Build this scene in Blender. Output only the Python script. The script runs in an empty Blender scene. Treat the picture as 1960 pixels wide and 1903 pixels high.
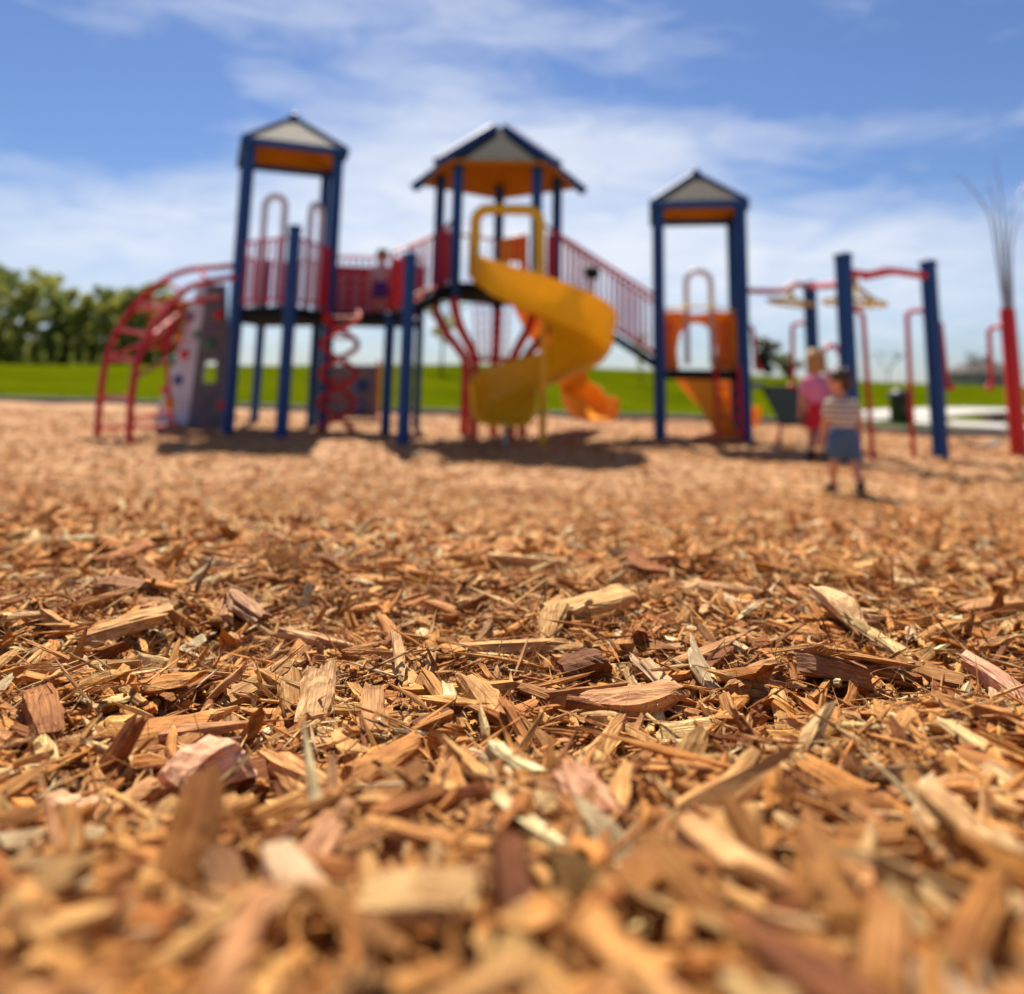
import bpy, bmesh, math, random
import numpy as np
from mathutils import Vector, Matrix, noise as mnoise

R = math.radians
rnd = random.Random(7)
C = bpy.context.scene.collection
S = bpy.context.scene

# ------------------------------------------------------------------ camera
CAM_Z, PITCH, ROLL, FPX = 0.92, R(9.4), R(1.2), 1500.0        # photo measured on a 1960 x 1903 copy
HOR = 722.0
PPY = HOR - FPX * math.tan(PITCH)               # row of the optical axis (the photo is a crop)
cam = bpy.data.cameras.new('camera')
cam_ob = bpy.data.objects.new('camera', cam); C.objects.link(cam_ob)
cam_ob.location = (0, 0, CAM_Z)
CAMR = Matrix.Rotation(R(90) + PITCH, 3, 'X') @ Matrix.Rotation(ROLL, 3, 'Z')   # the photo is slightly rolled
cam_ob.rotation_euler = CAMR.to_euler()
cam.sensor_fit = 'HORIZONTAL'; cam.sensor_width = 36
cam.lens = FPX / 1960 * 36
cam.shift_y = -(951.5 - PPY) / 1960
cam.clip_start = 0.01; cam.clip_end = 3000
cam.dof.use_dof = True
cam.dof.focus_distance = 0.61
cam.dof.aperture_fstop = 3.5
cam.dof.aperture_blades = 0
S.camera = cam_ob

# ------------------------------------------------------------------ light
SUN_EL, SUN_AZ = R(54), R(-9)                   # azimuth from +Y towards +X: the sun stands behind the playground
w = bpy.data.worlds.new("World"); S.world = w; w.use_nodes = True
nt = w.node_tree; N = nt.nodes; Lk = nt.links; N.clear()
out = N.new('ShaderNodeOutputWorld'); bg = N.new('ShaderNodeBackground')
sky = N.new('ShaderNodeTexSky'); sky.sky_type = 'NISHITA'; sky.sun_disc = False
sky.sun_elevation = SUN_EL; sky.sun_rotation = SUN_AZ
sky.air_density = 1.0; sky.dust_density = 0.3; sky.ozone_density = 3.0
bg.inputs['Strength'].default_value = 0.055
tc = N.new('ShaderNodeTexCoord')


def wmath(op, a, b=None, c=None, clamp=False):
    n = N.new('ShaderNodeMath'); n.operation = op; n.use_clamp = clamp
    for i, v in enumerate((a, b, c)):
        if v is None: continue
        if isinstance(v, (int, float)): n.inputs[i].default_value = v
        else: Lk.new(v, n.inputs[i])
    return n.outputs[0]


def wnoise(scale, detail, loc, sc, rough=0.55, dist=0.0, rot=(0, 0, 0)):
    m = N.new('ShaderNodeMapping'); m.inputs['Location'].default_value = loc
    m.inputs['Scale'].default_value = sc; m.inputs['Rotation'].default_value = rot
    Lk.new(tc.outputs['Generated'], m.inputs['Vector'])
    n = N.new('ShaderNodeTexNoise'); n.inputs['Scale'].default_value = scale
    n.inputs['Detail'].default_value = detail; n.inputs['Roughness'].default_value = rough
    n.inputs['Distortion'].default_value = dist
    Lk.new(m.outputs[0], n.inputs['Vector'])
    return n.outputs['Fac']


def wblob(px, py, sx, sy):                      # a soft bank of cirrus in one direction of the sky
    d = (CAMR @ Vector(((px - 980) / FPX, (PPY - py) / FPX, -1))).normalized()
    right = Vector((d.y, -d.x, 0)).normalized(); up = right.cross(d)
    res = []
    for ax, s in ((right, sx / FPX), (up, sy / FPX)):
        n = N.new('ShaderNodeVectorMath'); n.operation = 'DOT_PRODUCT'
        Lk.new(tc.outputs['Generated'], n.inputs[0]); n.inputs[1].default_value = ax
        q = wmath('MULTIPLY', n.outputs['Value'], 1.0 / s)
        res.append(wmath('MULTIPLY', q, q))
    return wmath('POWER', 2.718, wmath('MULTIPLY', wmath('ADD', *res), -1.0))


sep = N.new('ShaderNodeSeparateXYZ'); Lk.new(tc.outputs['Generated'], sep.inputs[0])
n1 = wnoise(3.0, 6, (3.1, 0.4, 1.7), (1.0, 1.0, 3.0), 0.55, 0.5, (0, R(18), 0))
n2 = wnoise(9.0, 8, (1.3, 2.4, 0.7), (1.0, 1.0, 3.6), 0.6, 0.9, (0, R(24), 0))
blobs = None
for (px, py, sx, sy, a) in ((960, 330, 420, 130, .74), (230, 430, 420, 75, .50), (740, 20, 460, 60, .5), (1270, 262, 260, 45, .45),
                            (1500, 480, 420, 110, .42), (1700, 250, 300, 45, .25), (1000, 560, 1400, 110, .40), (960, 420, 620, 230, .22), (250, 110, 260, 100, .14),
                            (420, 240, 330, 100, -.25), (1550, 120, 400, 110, -.28), (1620, 340, 300, 60, -.25), (60, 150, 260, 160, -.15), (1950, 200, 200, 160, -.2)):
    q = wmath('MULTIPLY', wblob(px, py, sx, sy), a)
    blobs = q if blobs is None else wmath('ADD', blobs, q)
tex = wmath('ADD', wmath('MULTIPLY', n1, 1.0), wmath('MULTIPLY', n2, 0.85))
cl = wmath('MULTIPLY_ADD', wmath('SUBTRACT', tex, 0.895), 1.15, wmath('MULTIPLY', blobs, 0.95), clamp=True)
cl = wmath('MULTIPLY', cl, 0.92)
tint = N.new('ShaderNodeMix'); tint.data_type = 'RGBA'; tint.blend_type = 'MULTIPLY'; tint.inputs[0].default_value = 1.0
Lk.new(sky.outputs[0], tint.inputs[6]); tint.inputs[7].default_value = (0.76, 0.87, 1.10, 1)
mix = N.new('ShaderNodeMix'); mix.data_type = 'RGBA'
Lk.new(cl, mix.inputs[0]); Lk.new(tint.outputs[2], mix.inputs[6]); mix.inputs[7].default_value = (9.4, 9.9, 10.8, 1)
Lk.new(mix.outputs[2], bg.inputs['Color']); Lk.new(bg.outputs[0], out.inputs[0])

sun = bpy.data.lights.new('sun', 'SUN'); sun.energy = 5.0; sun.angle = R(0.53); sun.color = (1.0, 0.91, 0.76)
sun_ob = bpy.data.objects.new('sun', sun); C.objects.link(sun_ob)
sd = Vector((math.sin(SUN_AZ) * math.cos(SUN_EL), math.cos(SUN_AZ) * math.cos(SUN_EL), math.sin(SUN_EL)))
sun_ob.rotation_euler = sd.to_track_quat('Z', 'Y').to_euler(); sun_ob.location = (0, 0, 20)

S.view_settings.view_transform = 'Standard'; S.view_settings.look = 'None'
S.view_settings.exposure = 0.74; S.view_settings.gamma = 1.0
S.cycles.max_bounces = 8


# ------------------------------------------------------------------ measuring: a pixel and a distance give a place
def ray(px, py):
    return CAMR @ Vector(((px - 980) / FPX, (PPY - py) / FPX, -1))


def at(px, py, y):
    d = ray(px, py); t = y / d.y
    return Vector((d.x * t, y, CAM_Z + d.z * t))


_D = [-6, -2.5, -0.6, .06, .15, .20, .30, .45, .62, .80, 1.05, 1.5, 2.2, 3.2, 4.5, 6.0, 7.5]
_P = [.92, .80, .26, .100, .131, .150, .190, .235, .262, .278, .292, .335, .425, .560, .730, .885, .92]


def gz(x, y):                                   # the bed of chips: a low ridge under the camera, flat beyond
    x = np.asarray(x, float); y = np.asarray(y, float)
    d = np.interp(y, _D, _P)
    side = np.clip((np.abs(x) - 4.5) / 5.0, 0, 1); side = side * side * (3 - 2 * side)
    d = d + (0.92 - d) * side
    bump = (np.sin(x * 7.3 + 1.2 + 2 * np.sin(y * 5)) * np.sin(y * 8.1 + .7) * .013 + np.sin(x * 2.1 + y * 1.7) * .012 +
            np.sin(x * 17 + 3 * np.sin(y * 6.1)) * np.sin(y * 19 + x * 3) * .009)
    far = np.sin(x * 1.3 + .4 * y) * np.sin(y * 1.1 - .3 * x) * .018 * np.clip((y - 3) / 4, 0, 1)
    fade = np.clip((y - .1) / .35, .1, 1)
    return CAM_Z - d + bump * fade + far


def g(px, py):                                  # flat ground under a pixel
    d = ray(px, py); t = -CAM_Z / d.z
    p = Vector((0, 0, CAM_Z)) + d * t
    return Vector((p.x, p.y, 0))


def gm(px, py):                                 # chip bed under a pixel
    d = ray(px, py); t = 0.05
    while t < 40:
        x, y, z = d.x * t, d.y * t, CAM_Z + d.z * t
        if z < float(gz(x, y)): break
        t *= 1.004
    return Vector((x, y, float(gz(x, y))))


# ------------------------------------------------------------------ materials
def mat(name, col, rough=0.5, metal=0.0, spec=0.5, coat=0.0, var=0.12, vscale=6.0, bump=0.0, bscale=40.0, translucent=0.0, coords='Object'):
    m = bpy.data.materials.new(name); m.use_nodes = True
    t = m.node_tree; b = t.nodes['Principled BSDF']
    b.inputs['Roughness'].default_value = rough; b.inputs['Metallic'].default_value = metal
    b.inputs['Specular IOR Level'].default_value = spec; b.inputs['Coat Weight'].default_value = coat
    co = t.nodes.new('ShaderNodeTexCoord')
    n = t.nodes.new('ShaderNodeTexNoise'); n.inputs['Scale'].default_value = vscale; n.inputs['Detail'].default_value = 6
    t.links.new(co.outputs[coords], n.inputs['Vector'])
    r = t.nodes.new('ShaderNodeValToRGB'); e = r.color_ramp.elements
    e[0].position = 0.3; e[1].position = 0.72
    e[0].color = tuple(c * (1 - var) for c in col) + (1,); e[1].color = tuple(min(1, c * (1 + var)) for c in col) + (1,)
    t.links.new(n.outputs['Fac'], r.inputs[0]); t.links.new(r.outputs[0], b.inputs['Base Color'])
    if bump:
        n2 = t.nodes.new('ShaderNodeTexNoise'); n2.inputs['Scale'].default_value = bscale; n2.inputs['Detail'].default_value = 5
        t.links.new(co.outputs[coords], n2.inputs['Vector'])
        bp = t.nodes.new('ShaderNodeBump'); bp.inputs['Strength'].default_value = bump; bp.inputs['Distance'].default_value = 0.02
        t.links.new(n2.outputs['Fac'], bp.inputs['Height']); t.links.new(bp.outputs[0], b.inputs['Normal'])
    if translucent:
        tr = t.nodes.new('ShaderNodeBsdfTranslucent'); t.links.new(r.outputs[0], tr.inputs['Color'])
        mx = t.nodes.new('ShaderNodeMixShader'); mx.inputs[0].default_value = translucent
        t.links.new(b.outputs[0], mx.inputs[1]); t.links.new(tr.outputs[0], mx.inputs[2])
        t.links.new(mx.outputs[0], t.nodes['Material Output'].inputs['Surface'])
    return m


M = dict(
    blue=mat('blue powder coat', (.006, .058, .215), .55, spec=.35),
    red=mat('red powder coat', (.56, .010, .010), .45),
    darkred=mat('red plastic sheet', (.54, .010, .018), .45),
    yellow=mat('yellow moulded plastic', (.94, .60, .012), .33, translucent=.28, var=.06),
    orange=mat('orange moulded plastic', (.95, .42, .008), .35, translucent=.25, var=.06),
    ceiling=mat('shaded yellow roof lining', (.42, .18, .004), .7, spec=.15),  # roof undersides: the same yellow, with their shade put into the colour
    roof=mat('tan roof sheet', (.19, .17, .15), .75, spec=.2),
    roof_shade=mat('shaded roof sheet', (.045, .043, .041), .9, spec=.1), roofd=mat('brown shaded roof sheet', (.115, .10, .083), .8, spec=.15),  # first sheet, for the middle roof: its shade is put into the dark colour
    deck=mat('dark rubber coated deck', (.010, .018, .022), .95, spec=.08),
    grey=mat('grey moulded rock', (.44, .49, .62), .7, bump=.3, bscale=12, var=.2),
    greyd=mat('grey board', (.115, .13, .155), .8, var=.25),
    pipe=mat('pale grey coated pipe', (.66, .62, .66), .4),
    steel=mat('weathered steel', (.35, .36, .38), .4, metal=.8),
    black=mat('black plastic', (.012, .014, .016), .5),
    holdb=mat('blue hold', (.02, .08, .25), .5), holdg=mat('green hold', (.03, .22, .12), .5),
    ringy=mat('pale yellow coated rod', (.62, .50, .12), .4),
    skin=mat('skin', (.62, .29, .17), .5, var=.05), hairb=mat('brown hair', (.035, .016, .008), .55, var=.4, vscale=60),
    hairy=mat('blond hair', (.42, .22, .07), .5, var=.3, vscale=60),
    pink=mat('pink cotton', (.72, .22, .36), .85), redcloth=mat('red cotton', (.55, .01, .03), .85),
    denim=mat('blue denim', (.06, .13, .26), .9, var=.25, vscale=50), shoe=mat('dark shoe', (.012, .014, .018), .6),
    purple=mat('purple cotton', (.09, .03, .2), .85), pale=mat('pale pink cotton', (.55, .36, .36), .85),
    eye=mat('eye', (.02, .015, .012), .2), lip=mat('lip', (.45, .13, .12), .5),
    concrete=mat('concrete', (.50, .47, .43), .85, var=.12, vscale=2, bump=.2), kerb=mat('kerb concrete', (.26, .25, .23), .85, var=.25, vscale=3),
    bin=mat('dark green bin', (.018, .035, .022), .5), timber=mat('weathered timber', (.16, .10, .06), .8, var=.35, vscale=9),
    bark=mat('tree bark', (.07, .05, .035), .9, var=.4, vscale=8), wall=mat('house wall', (.30, .26, .21), .85), tile=mat('roof tile', (.07, .055, .05), .8),
    glass=mat('window glass', (.02, .025, .03), .1), white=mat('white paint', (.75, .75, .73), .6),
)


def leaf_mat(name, c0, c1):
    m = bpy.data.materials.new(name); m.use_nodes = True; t = m.node_tree; b = t.nodes['Principled BSDF']
    gi = t.nodes.new('ShaderNodeNewGeometry'); r = t.nodes.new('ShaderNodeValToRGB')
    e = r.color_ramp.elements; e[0].color = c0 + (1,); e[1].color = c1 + (1,)
    t.links.new(gi.outputs['Random Per Island'], r.inputs[0]); t.links.new(r.outputs[0], b.inputs['Base Color'])
    b.inputs['Roughness'].default_value = .5
    tr = t.nodes.new('ShaderNodeBsdfTranslucent'); t.links.new(r.outputs[0], tr.inputs['Color'])
    mx = t.nodes.new('ShaderNodeMixShader'); mx.inputs[0].default_value = .62
    t.links.new(b.outputs[0], mx.inputs[1]); t.links.new(tr.outputs[0], mx.inputs[2])
    t.links.new(mx.outputs[0], t.nodes['Material Output'].inputs['Surface'])
    return m


M['leaf'] = leaf_mat('spring leaves', (.24, .29, .05), (.52, .48, .10))
M['leafd'] = leaf_mat('dark leaves', (.15, .22, .05), (.34, .36, .08))
M['leafr'] = leaf_mat('russet leaves', (.12, .05, .025), (.12, .16, .04))


def wood_mat():                                 # each chip brings its own tint; grain runs along the chip
    m = bpy.data.materials.new('splintered wood'); m.use_nodes = True; t = m.node_tree; b = t.nodes['Principled BSDF']; nn = t.nodes.new; ln = t.links.new
    a = nn('ShaderNodeAttribute'); a.attribute_name = 'tint'
    gr = nn('ShaderNodeAttribute'); gr.attribute_name = 'grain'
    mp = nn('ShaderNodeMapping'); mp.inputs['Scale'].default_value = (28, 520, 520); ln(gr.outputs['Vector'], mp.inputs['Vector'])
    n = nn('ShaderNodeTexNoise'); n.inputs['Scale'].default_value = 1.0; n.inputs['Detail'].default_value = 4; n.inputs['Roughness'].default_value = .6
    n.inputs['Distortion'].default_value = .6; ln(mp.outputs[0], n.inputs['Vector'])
    r = nn('ShaderNodeValToRGB'); e = r.color_ramp.elements; e[0].position = .34; e[1].position = .64
    e[0].color = (.50, .39, .29, 1); e[1].color = (1.15, 1.15, 1.15, 1); ln(n.outputs['Fac'], r.inputs[0])
    mp2 = nn('ShaderNodeMapping'); mp2.inputs['Scale'].default_value = (60, 90, 90); ln(gr.outputs['Vector'], mp2.inputs['Vector'])
    n2 = nn('ShaderNodeTexNoise'); n2.inputs['Scale'].default_value = 1.0; n2.inputs['Detail'].default_value = 3; ln(mp2.outputs[0], n2.inputs['Vector'])
    r2 = nn('ShaderNodeValToRGB'); e = r2.color_ramp.elements; e[0].position = .38; e[1].position = .58
    e[0].color = (.70, .58, .50, 1); e[1].color = (1.05, 1.03, 1.0, 1); ln(n2.outputs['Fac'], r2.inputs[0])
    m1 = nn('ShaderNodeMix'); m1.data_type = 'RGBA'; m1.blend_type = 'MULTIPLY'; m1.inputs[0].default_value = .85
    ln(a.outputs['Color'], m1.inputs[6]); ln(r.outputs[0], m1.inputs[7])
    m2 = nn('ShaderNodeMix'); m2.data_type = 'RGBA'; m2.blend_type = 'MULTIPLY'; m2.inputs[0].default_value = .8
    ln(m1.outputs[2], m2.inputs[6]); ln(r2.outputs[0], m2.inputs[7]); ln(m2.outputs[2], b.inputs['Base Color'])
    b.inputs['Roughness'].default_value = .6; b.inputs['Specular IOR Level'].default_value = .12
    bp = nn('ShaderNodeBump'); bp.inputs['Strength'].default_value = .9; bp.inputs['Distance'].default_value = .002
    ln(n.outputs['Fac'], bp.inputs['Height']); ln(bp.outputs[0], b.inputs['Normal'])
    return m


M['wood'] = wood_mat()


def mulch_mat():
    m = bpy.data.materials.new('mulch'); m.use_nodes = True; t = m.node_tree; b = t.nodes['Principled BSDF']; nn = t.nodes.new; ln = t.links.new
    co = nn('ShaderNodeTexCoord')
    v = nn('ShaderNodeTexVoronoi'); v.inputs['Scale'].default_value = 26; v.inputs['Randomness'].default_value = 1
    mp = nn('ShaderNodeMapping'); mp.inputs['Scale'].default_value = (1, 1.6, 1); mp.inputs['Rotation'].default_value = (0, 0, .5)
    ns = nn('ShaderNodeTexNoise'); ns.inputs['Scale'].default_value = 9; ns.inputs['Detail'].default_value = 3
    ln(co.outputs['Object'], ns.inputs['Vector'])
    ad = nn('ShaderNodeMix'); ad.data_type = 'RGBA'; ad.inputs[0].default_value = .12; ln(co.outputs['Object'], ad.inputs[6]); ln(ns.outputs['Color'], ad.inputs[7])
    ln(ad.outputs[2], mp.inputs['Vector']); ln(mp.outputs[0], v.inputs['Vector'])
    sp = nn('ShaderNodeSeparateColor'); ln(v.outputs['Color'], sp.inputs[0])
    r = nn('ShaderNodeValToRGB'); e = r.color_ramp.elements
    e[0].position = 0; e[0].color = (.30, .135, .048, 1); e[1].position = 1; e[1].color = (.58, .35, .165, 1)
    k = e.new(.35); k.color = (.40, .20, .075, 1); k = e.new(.75); k.color = (.48, .265, .11, 1)
    ln(sp.outputs[0], r.inputs[0])
    nl = nn('ShaderNodeTexNoise'); nl.inputs['Scale'].default_value = .9; nl.inputs['Detail'].default_value = 7; ln(co.outputs['Object'], nl.inputs['Vector'])
    rl = nn('ShaderNodeValToRGB'); e = rl.color_ramp.elements; e[0].position = .35; e[1].position = .68
    e[0].color = (.80, .74, .68, 1); e[1].color = (1.12, 1.12, 1.12, 1); ln(nl.outputs['Fac'], rl.inputs[0])
    mx = nn('ShaderNodeMix'); mx.data_type = 'RGBA'; mx.blend_type = 'MULTIPLY'; mx.inputs[0].default_value = 1
    ln(r.outputs[0], mx.inputs[6]); ln(rl.outputs[0], mx.inputs[7]); ln(mx.outputs[2], b.inputs['Base Color'])
    b.inputs['Roughness'].default_value = .85
    bp = nn('ShaderNodeBump'); bp.inputs['Strength'].default_value = .4; bp.inputs['Distance'].default_value = .012
    ln(sp.outputs[1], bp.inputs['Height']); ln(bp.outputs[0], b.inputs['Normal'])
    return m


M['mulch'] = mulch_mat()


def lawn_mat():
    m = bpy.data.materials.new('mown grass'); m.use_nodes = True; t = m.node_tree; b = t.nodes['Principled BSDF']; nn = t.nodes.new; ln = t.links.new
    co = nn('ShaderNodeTexCoord'); n = nn('ShaderNodeTexNoise'); n.inputs['Scale'].default_value = .22; n.inputs['Detail'].default_value = 9; n.inputs['Roughness'].default_value = .65
    ln(co.outputs['Object'], n.inputs['Vector'])
    r = nn('ShaderNodeValToRGB'); e = r.color_ramp.elements; e[0].position = .3; e[1].position = .7
    e[0].color = (.045, .068, .0008, 1); e[1].color = (.112, .128, .002, 1); ln(n.outputs['Fac'], r.inputs[0])
    ln(r.outputs[0], b.inputs['Base Color']); b.inputs['Roughness'].default_value = 1; b.inputs['Specular IOR Level'].default_value = 0
    n2 = nn('ShaderNodeTexNoise'); n2.inputs['Scale'].default_value = 14; n2.inputs['Detail'].default_value = 6; ln(co.outputs['Object'], n2.inputs['Vector'])
    bp = nn('ShaderNodeBump'); bp.inputs['Strength'].default_value = .8; bp.inputs['Distance'].default_value = .06
    ln(n2.outputs['Fac'], bp.inputs['Height']); ln(bp.outputs[0], b.inputs['Normal'])
    return m


M['lawn'] = lawn_mat()


def stripe_mat():
    m = bpy.data.materials.new('striped tan jersey'); m.use_nodes = True; t = m.node_tree; b = t.nodes['Principled BSDF']; nn = t.nodes.new; ln = t.links.new
    co = nn('ShaderNodeTexCoord'); wv = nn('ShaderNodeTexWave'); wv.bands_direction = 'Z'; wv.inputs['Scale'].default_value = 6.5; wv.inputs['Distortion'].default_value = .6
    ln(co.outputs['Object'], wv.inputs['Vector'])
    r = nn('ShaderNodeValToRGB'); e = r.color_ramp.elements; e[0].position = .42; e[1].position = .58
    e[0].color = (.74, .64, .52, 1); e[1].color = (.27, .21, .17, 1); ln(wv.outputs['Fac'], r.inputs[0]); ln(r.outputs[0], b.inputs['Base Color'])
    b.inputs['Roughness'].default_value = .85
    return m


M['stripe'] = stripe_mat()

# ------------------------------------------------------------------ mesh helpers
ORG = {}


class MB:
    def __init__(s): s.v = []; s.f = []

    def add(s, vs, fs):
        b = len(s.v); s.v += [tuple(p) for p in vs]; s.f += [tuple(i + b for i in f) for f in fs]; return s

    def box(s, c, sx, sy, sz, rz=0.0, ax=None):
        c = Vector(c); Mx = Matrix.Rotation(rz, 3, 'Z') if ax is None else ax
        vs = [c + Mx @ Vector((x * sx / 2, y * sy / 2, z * sz / 2)) for x in (-1, 1) for y in (-1, 1) for z in (-1, 1)]
        return s.add(vs, [(0, 1, 3, 2), (4, 6, 7, 5), (0, 4, 5, 1), (2, 3, 7, 6), (0, 2, 6, 4), (1, 5, 7, 3)])

    def beam(s, a, b, wdt, hgt):                # rectangular bar from a to b
        a, b = Vector(a), Vector(b); d = (b - a).normalized(); up = Vector((0, 0, 1))
        side = d.cross(up); side = side.normalized() if side.length > 1e-4 else Vector((1, 0, 0)); up = side.cross(d)
        vs = [p + side * (wdt / 2 * i) + up * (hgt / 2 * j) for p in (a, b) for i, j in ((-1, -1), (1, -1), (1, 1), (-1, 1))]
        return s.add(vs, [(3, 2, 1, 0), (4, 5, 6, 7), (0, 1, 5, 4), (1, 2, 6, 5), (2, 3, 7, 6), (3, 0, 4, 7)])

    def tube(s, pts, r, n=10, closed=False):
        pts = [Vector(p) for p in pts]; m = len(pts)
        rr = r if isinstance(r, (list, tuple)) else [r] * m
        tg = []
        for i in range(m):
            a = pts[(i - 1) % m] if closed or i > 0 else pts[0]
            b = pts[(i + 1) % m] if closed or i < m - 1 else pts[-1]
            d = b - a
            tg.append(d.normalized() if d.length > 1e-9 else Vector((0, 0, 1)))
        ref = Vector((0, 0, 1)) if abs(tg[0].z) < .9 else Vector((1, 0, 0))
        u = tg[0].cross(ref).normalized(); rings = []; vs = []
        for i in range(m):
            u = (u - tg[i] * u.dot(tg[i])); u = u.normalized() if u.length > 1e-6 else tg[i].orthogonal().normalized()
            vv = tg[i].cross(u)
            for k in range(n):
                a = 2 * math.pi * k / n
                vs.append(pts[i] + (u * math.cos(a) + vv * math.sin(a)) * rr[i])
        fs = []
        for i in range(m if closed else m - 1):
            j = (i + 1) % m
            for k in range(n):
                l = (k + 1) % n
                fs.append((i * n + k, i * n + l, j * n + l, j * n + k))
        if not closed:
            fs.append(tuple(range(n - 1, -1, -1))); fs.append(tuple((m - 1) * n + k for k in range(n)))
        return s.add(vs, fs)

    def prism(s, poly, z0, z1):
        n = len(poly); vs = [(p[0], p[1], z0) for p in poly] + [(p[0], p[1], z1) for p in poly]
        fs = [tuple(range(n - 1, -1, -1)), tuple(range(n, 2 * n))] + [(i, (i + 1) % n, n + (i + 1) % n, n + i) for i in range(n)]
        return s.add(vs, fs)

    def slab(s, poly, t):                       # planar polygon with thickness t along its normal
        P = [Vector(p) for p in poly]; nrm = Vector((0, 0, 0)); n = len(P)
        for i in range(n): nrm += (P[i] - P[0]).cross(P[(i + 1) % n] - P[0])
        nrm.normalize(); vs = [p - nrm * t / 2 for p in P] + [p + nrm * t / 2 for p in P]
        fs = [tuple(range(n - 1, -1, -1)), tuple(range(n, 2 * n))] + [(i, (i + 1) % n, n + (i + 1) % n, n + i) for i in range(n)]
        return s.add(vs, fs)

    def lathe(s, c, prof, n=16):
        c = Vector(c); vs = []; m = len(prof)
        for r, z in prof:
            for k in range(n):
                a = 2 * math.pi * k / n; vs.append(c + Vector((r * math.cos(a), r * math.sin(a), z)))
        fs = [(i * n + k, i * n + (k + 1) % n, (i + 1) * n + (k + 1) % n, (i + 1) * n + k) for i in range(m - 1) for k in range(n)]
        fs.append(tuple(range(n - 1, -1, -1))); fs.append(tuple((m - 1) * n + k for k in range(n)))
        return s.add(vs, fs)

    def ball(s, c, rx, ry=None, rz=None, n=12):
        ry = rx if ry is None else ry; rz = rx if rz is None else rz; c = Vector(c); vs = []; m = n // 2
        for i in range(1, m):
            th = math.pi * i / m
            for k in range(n):
                a = 2 * math.pi * k / n
                vs.append(c + Vector((rx * math.sin(th) * math.cos(a), ry * math.sin(th) * math.sin(a), rz * math.cos(th))))
        fs = [(i * n + k, (i + 1) * n + k, (i + 1) * n + (k + 1) % n, i * n + (k + 1) % n) for i in range(m - 2) for k in range(n)]
        vs += [c + Vector((0, 0, rz)), c - Vector((0, 0, rz))]; t = len(vs) - 2
        fs += [(k, (k + 1) % n, t) for k in range(n)] + [((m - 2) * n + (k + 1) % n, (m - 2) * n + k, t + 1) for k in range(n)]
        return s.add(vs, fs)

    def build(s, name, m, parent=None, origin=None, smooth=True, ang=38, bevel=0.0):
        o_ = ORG[parent.name] if parent is not None else Vector(origin or (0, 0, 0))
        me = bpy.data.meshes.new(name)
        me.from_pydata([tuple(Vector(p) - o_) for p in s.v], [], s.f); me.validate()
        if smooth and len(me.polygons):
            me.polygons.foreach_set('use_smooth', [True] * len(me.polygons)); me.set_sharp_from_angle(angle=R(ang))
        me.materials.append(M[m] if isinstance(m, str) else m)
        o = bpy.data.objects.new(name, me); C.objects.link(o)
        if parent is not None: o.parent = parent
        else: o.location = o_
        ORG[o.name] = o_
        if bevel:
            bv = o.modifiers.new('edge', 'BEVEL'); bv.width = bevel; bv.segments = 2; bv.limit_method = 'ANGLE'
        return o


def tag(o, label=None, cat=None, group=None, kind=None):
    if label: o['label'] = label
    if cat: o['category'] = cat
    if group: o['group'] = group
    if kind: o['kind'] = kind
    return o


def thing(name, label, cat, loc=(0, 0, 0), group=None):
    o = bpy.data.objects.new(name, None); C.objects.link(o); o.location = loc; o.empty_display_size = .2
    ORG[o.name] = Vector(loc)
    return tag(o, label, cat, group)


def curve(pts, n=6):                            # Catmull-Rom through points
    P = [Vector(p) for p in pts]; P = [P[0] * 2 - P[1]] + P + [P[-1] * 2 - P[-2]]; res = []
    for i in range(1, len(P) - 2):
        for k in range(n):
            t = k / n; a, b, c, d = P[i - 1:i + 3]
            res.append(.5 * ((2 * b) + (c - a) * t + (2 * a - 5 * b + 4 * c - d) * t * t + (3 * b - a - 3 * c + d) * t ** 3))
    res.append(P[-2]); return res


def raw_mesh(name, V, F4=None, F3=None, attrs=(), m=None, smooth=False):
    me = bpy.data.meshes.new(name)
    n4 = 0 if F4 is None else len(F4); n3 = 0 if F3 is None else len(F3)
    me.vertices.add(len(V)); me.vertices.foreach_set('co', np.ascontiguousarray(V, np.float32).ravel())
    loops = np.concatenate([F4.ravel() if n4 else np.zeros(0, int), F3.ravel() if n3 else np.zeros(0, int)]).astype(np.int32)
    me.loops.add(len(loops)); me.loops.foreach_set('vertex_index', loops)
    st = np.concatenate([np.arange(n4) * 4, n4 * 4 + np.arange(n3) * 3]).astype(np.int32)
    me.polygons.add(n4 + n3); me.polygons.foreach_set('loop_start', st)
    me.polygons.foreach_set('loop_total', np.concatenate([np.full(n4, 4), np.full(n3, 3)]).astype(np.int32))
    for an, ty, dat in attrs:
        at_ = me.attributes.new(an, ty, 'POINT'); at_.data.foreach_set('color' if ty == 'FLOAT_COLOR' else 'vector', np.ascontiguousarray(dat, np.float32).ravel())
    me.polygons.foreach_set('use_smooth', np.full(n4 + n3, smooth))
    me.update(calc_edges=True)
    if m: me.materials.append(m)
    return me


# ------------------------------------------------------------------ setting: chip bed, lawn, path, kerb
_B = [g(*p) for p in ((0, 768), (200, 773), (450, 783), (760, 792), (1000, 798), (1250, 804), (1500, 811), (1640, 824), (1740, 832), (1960, 836))]
BX = [-80] + [p.x for p in _B] + [80]; BY = [_B[0].y + 6] + [p.y for p in _B] + [_B[-1].y - 2]


def yb(x): return float(np.interp(x, BX, BY))


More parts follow.
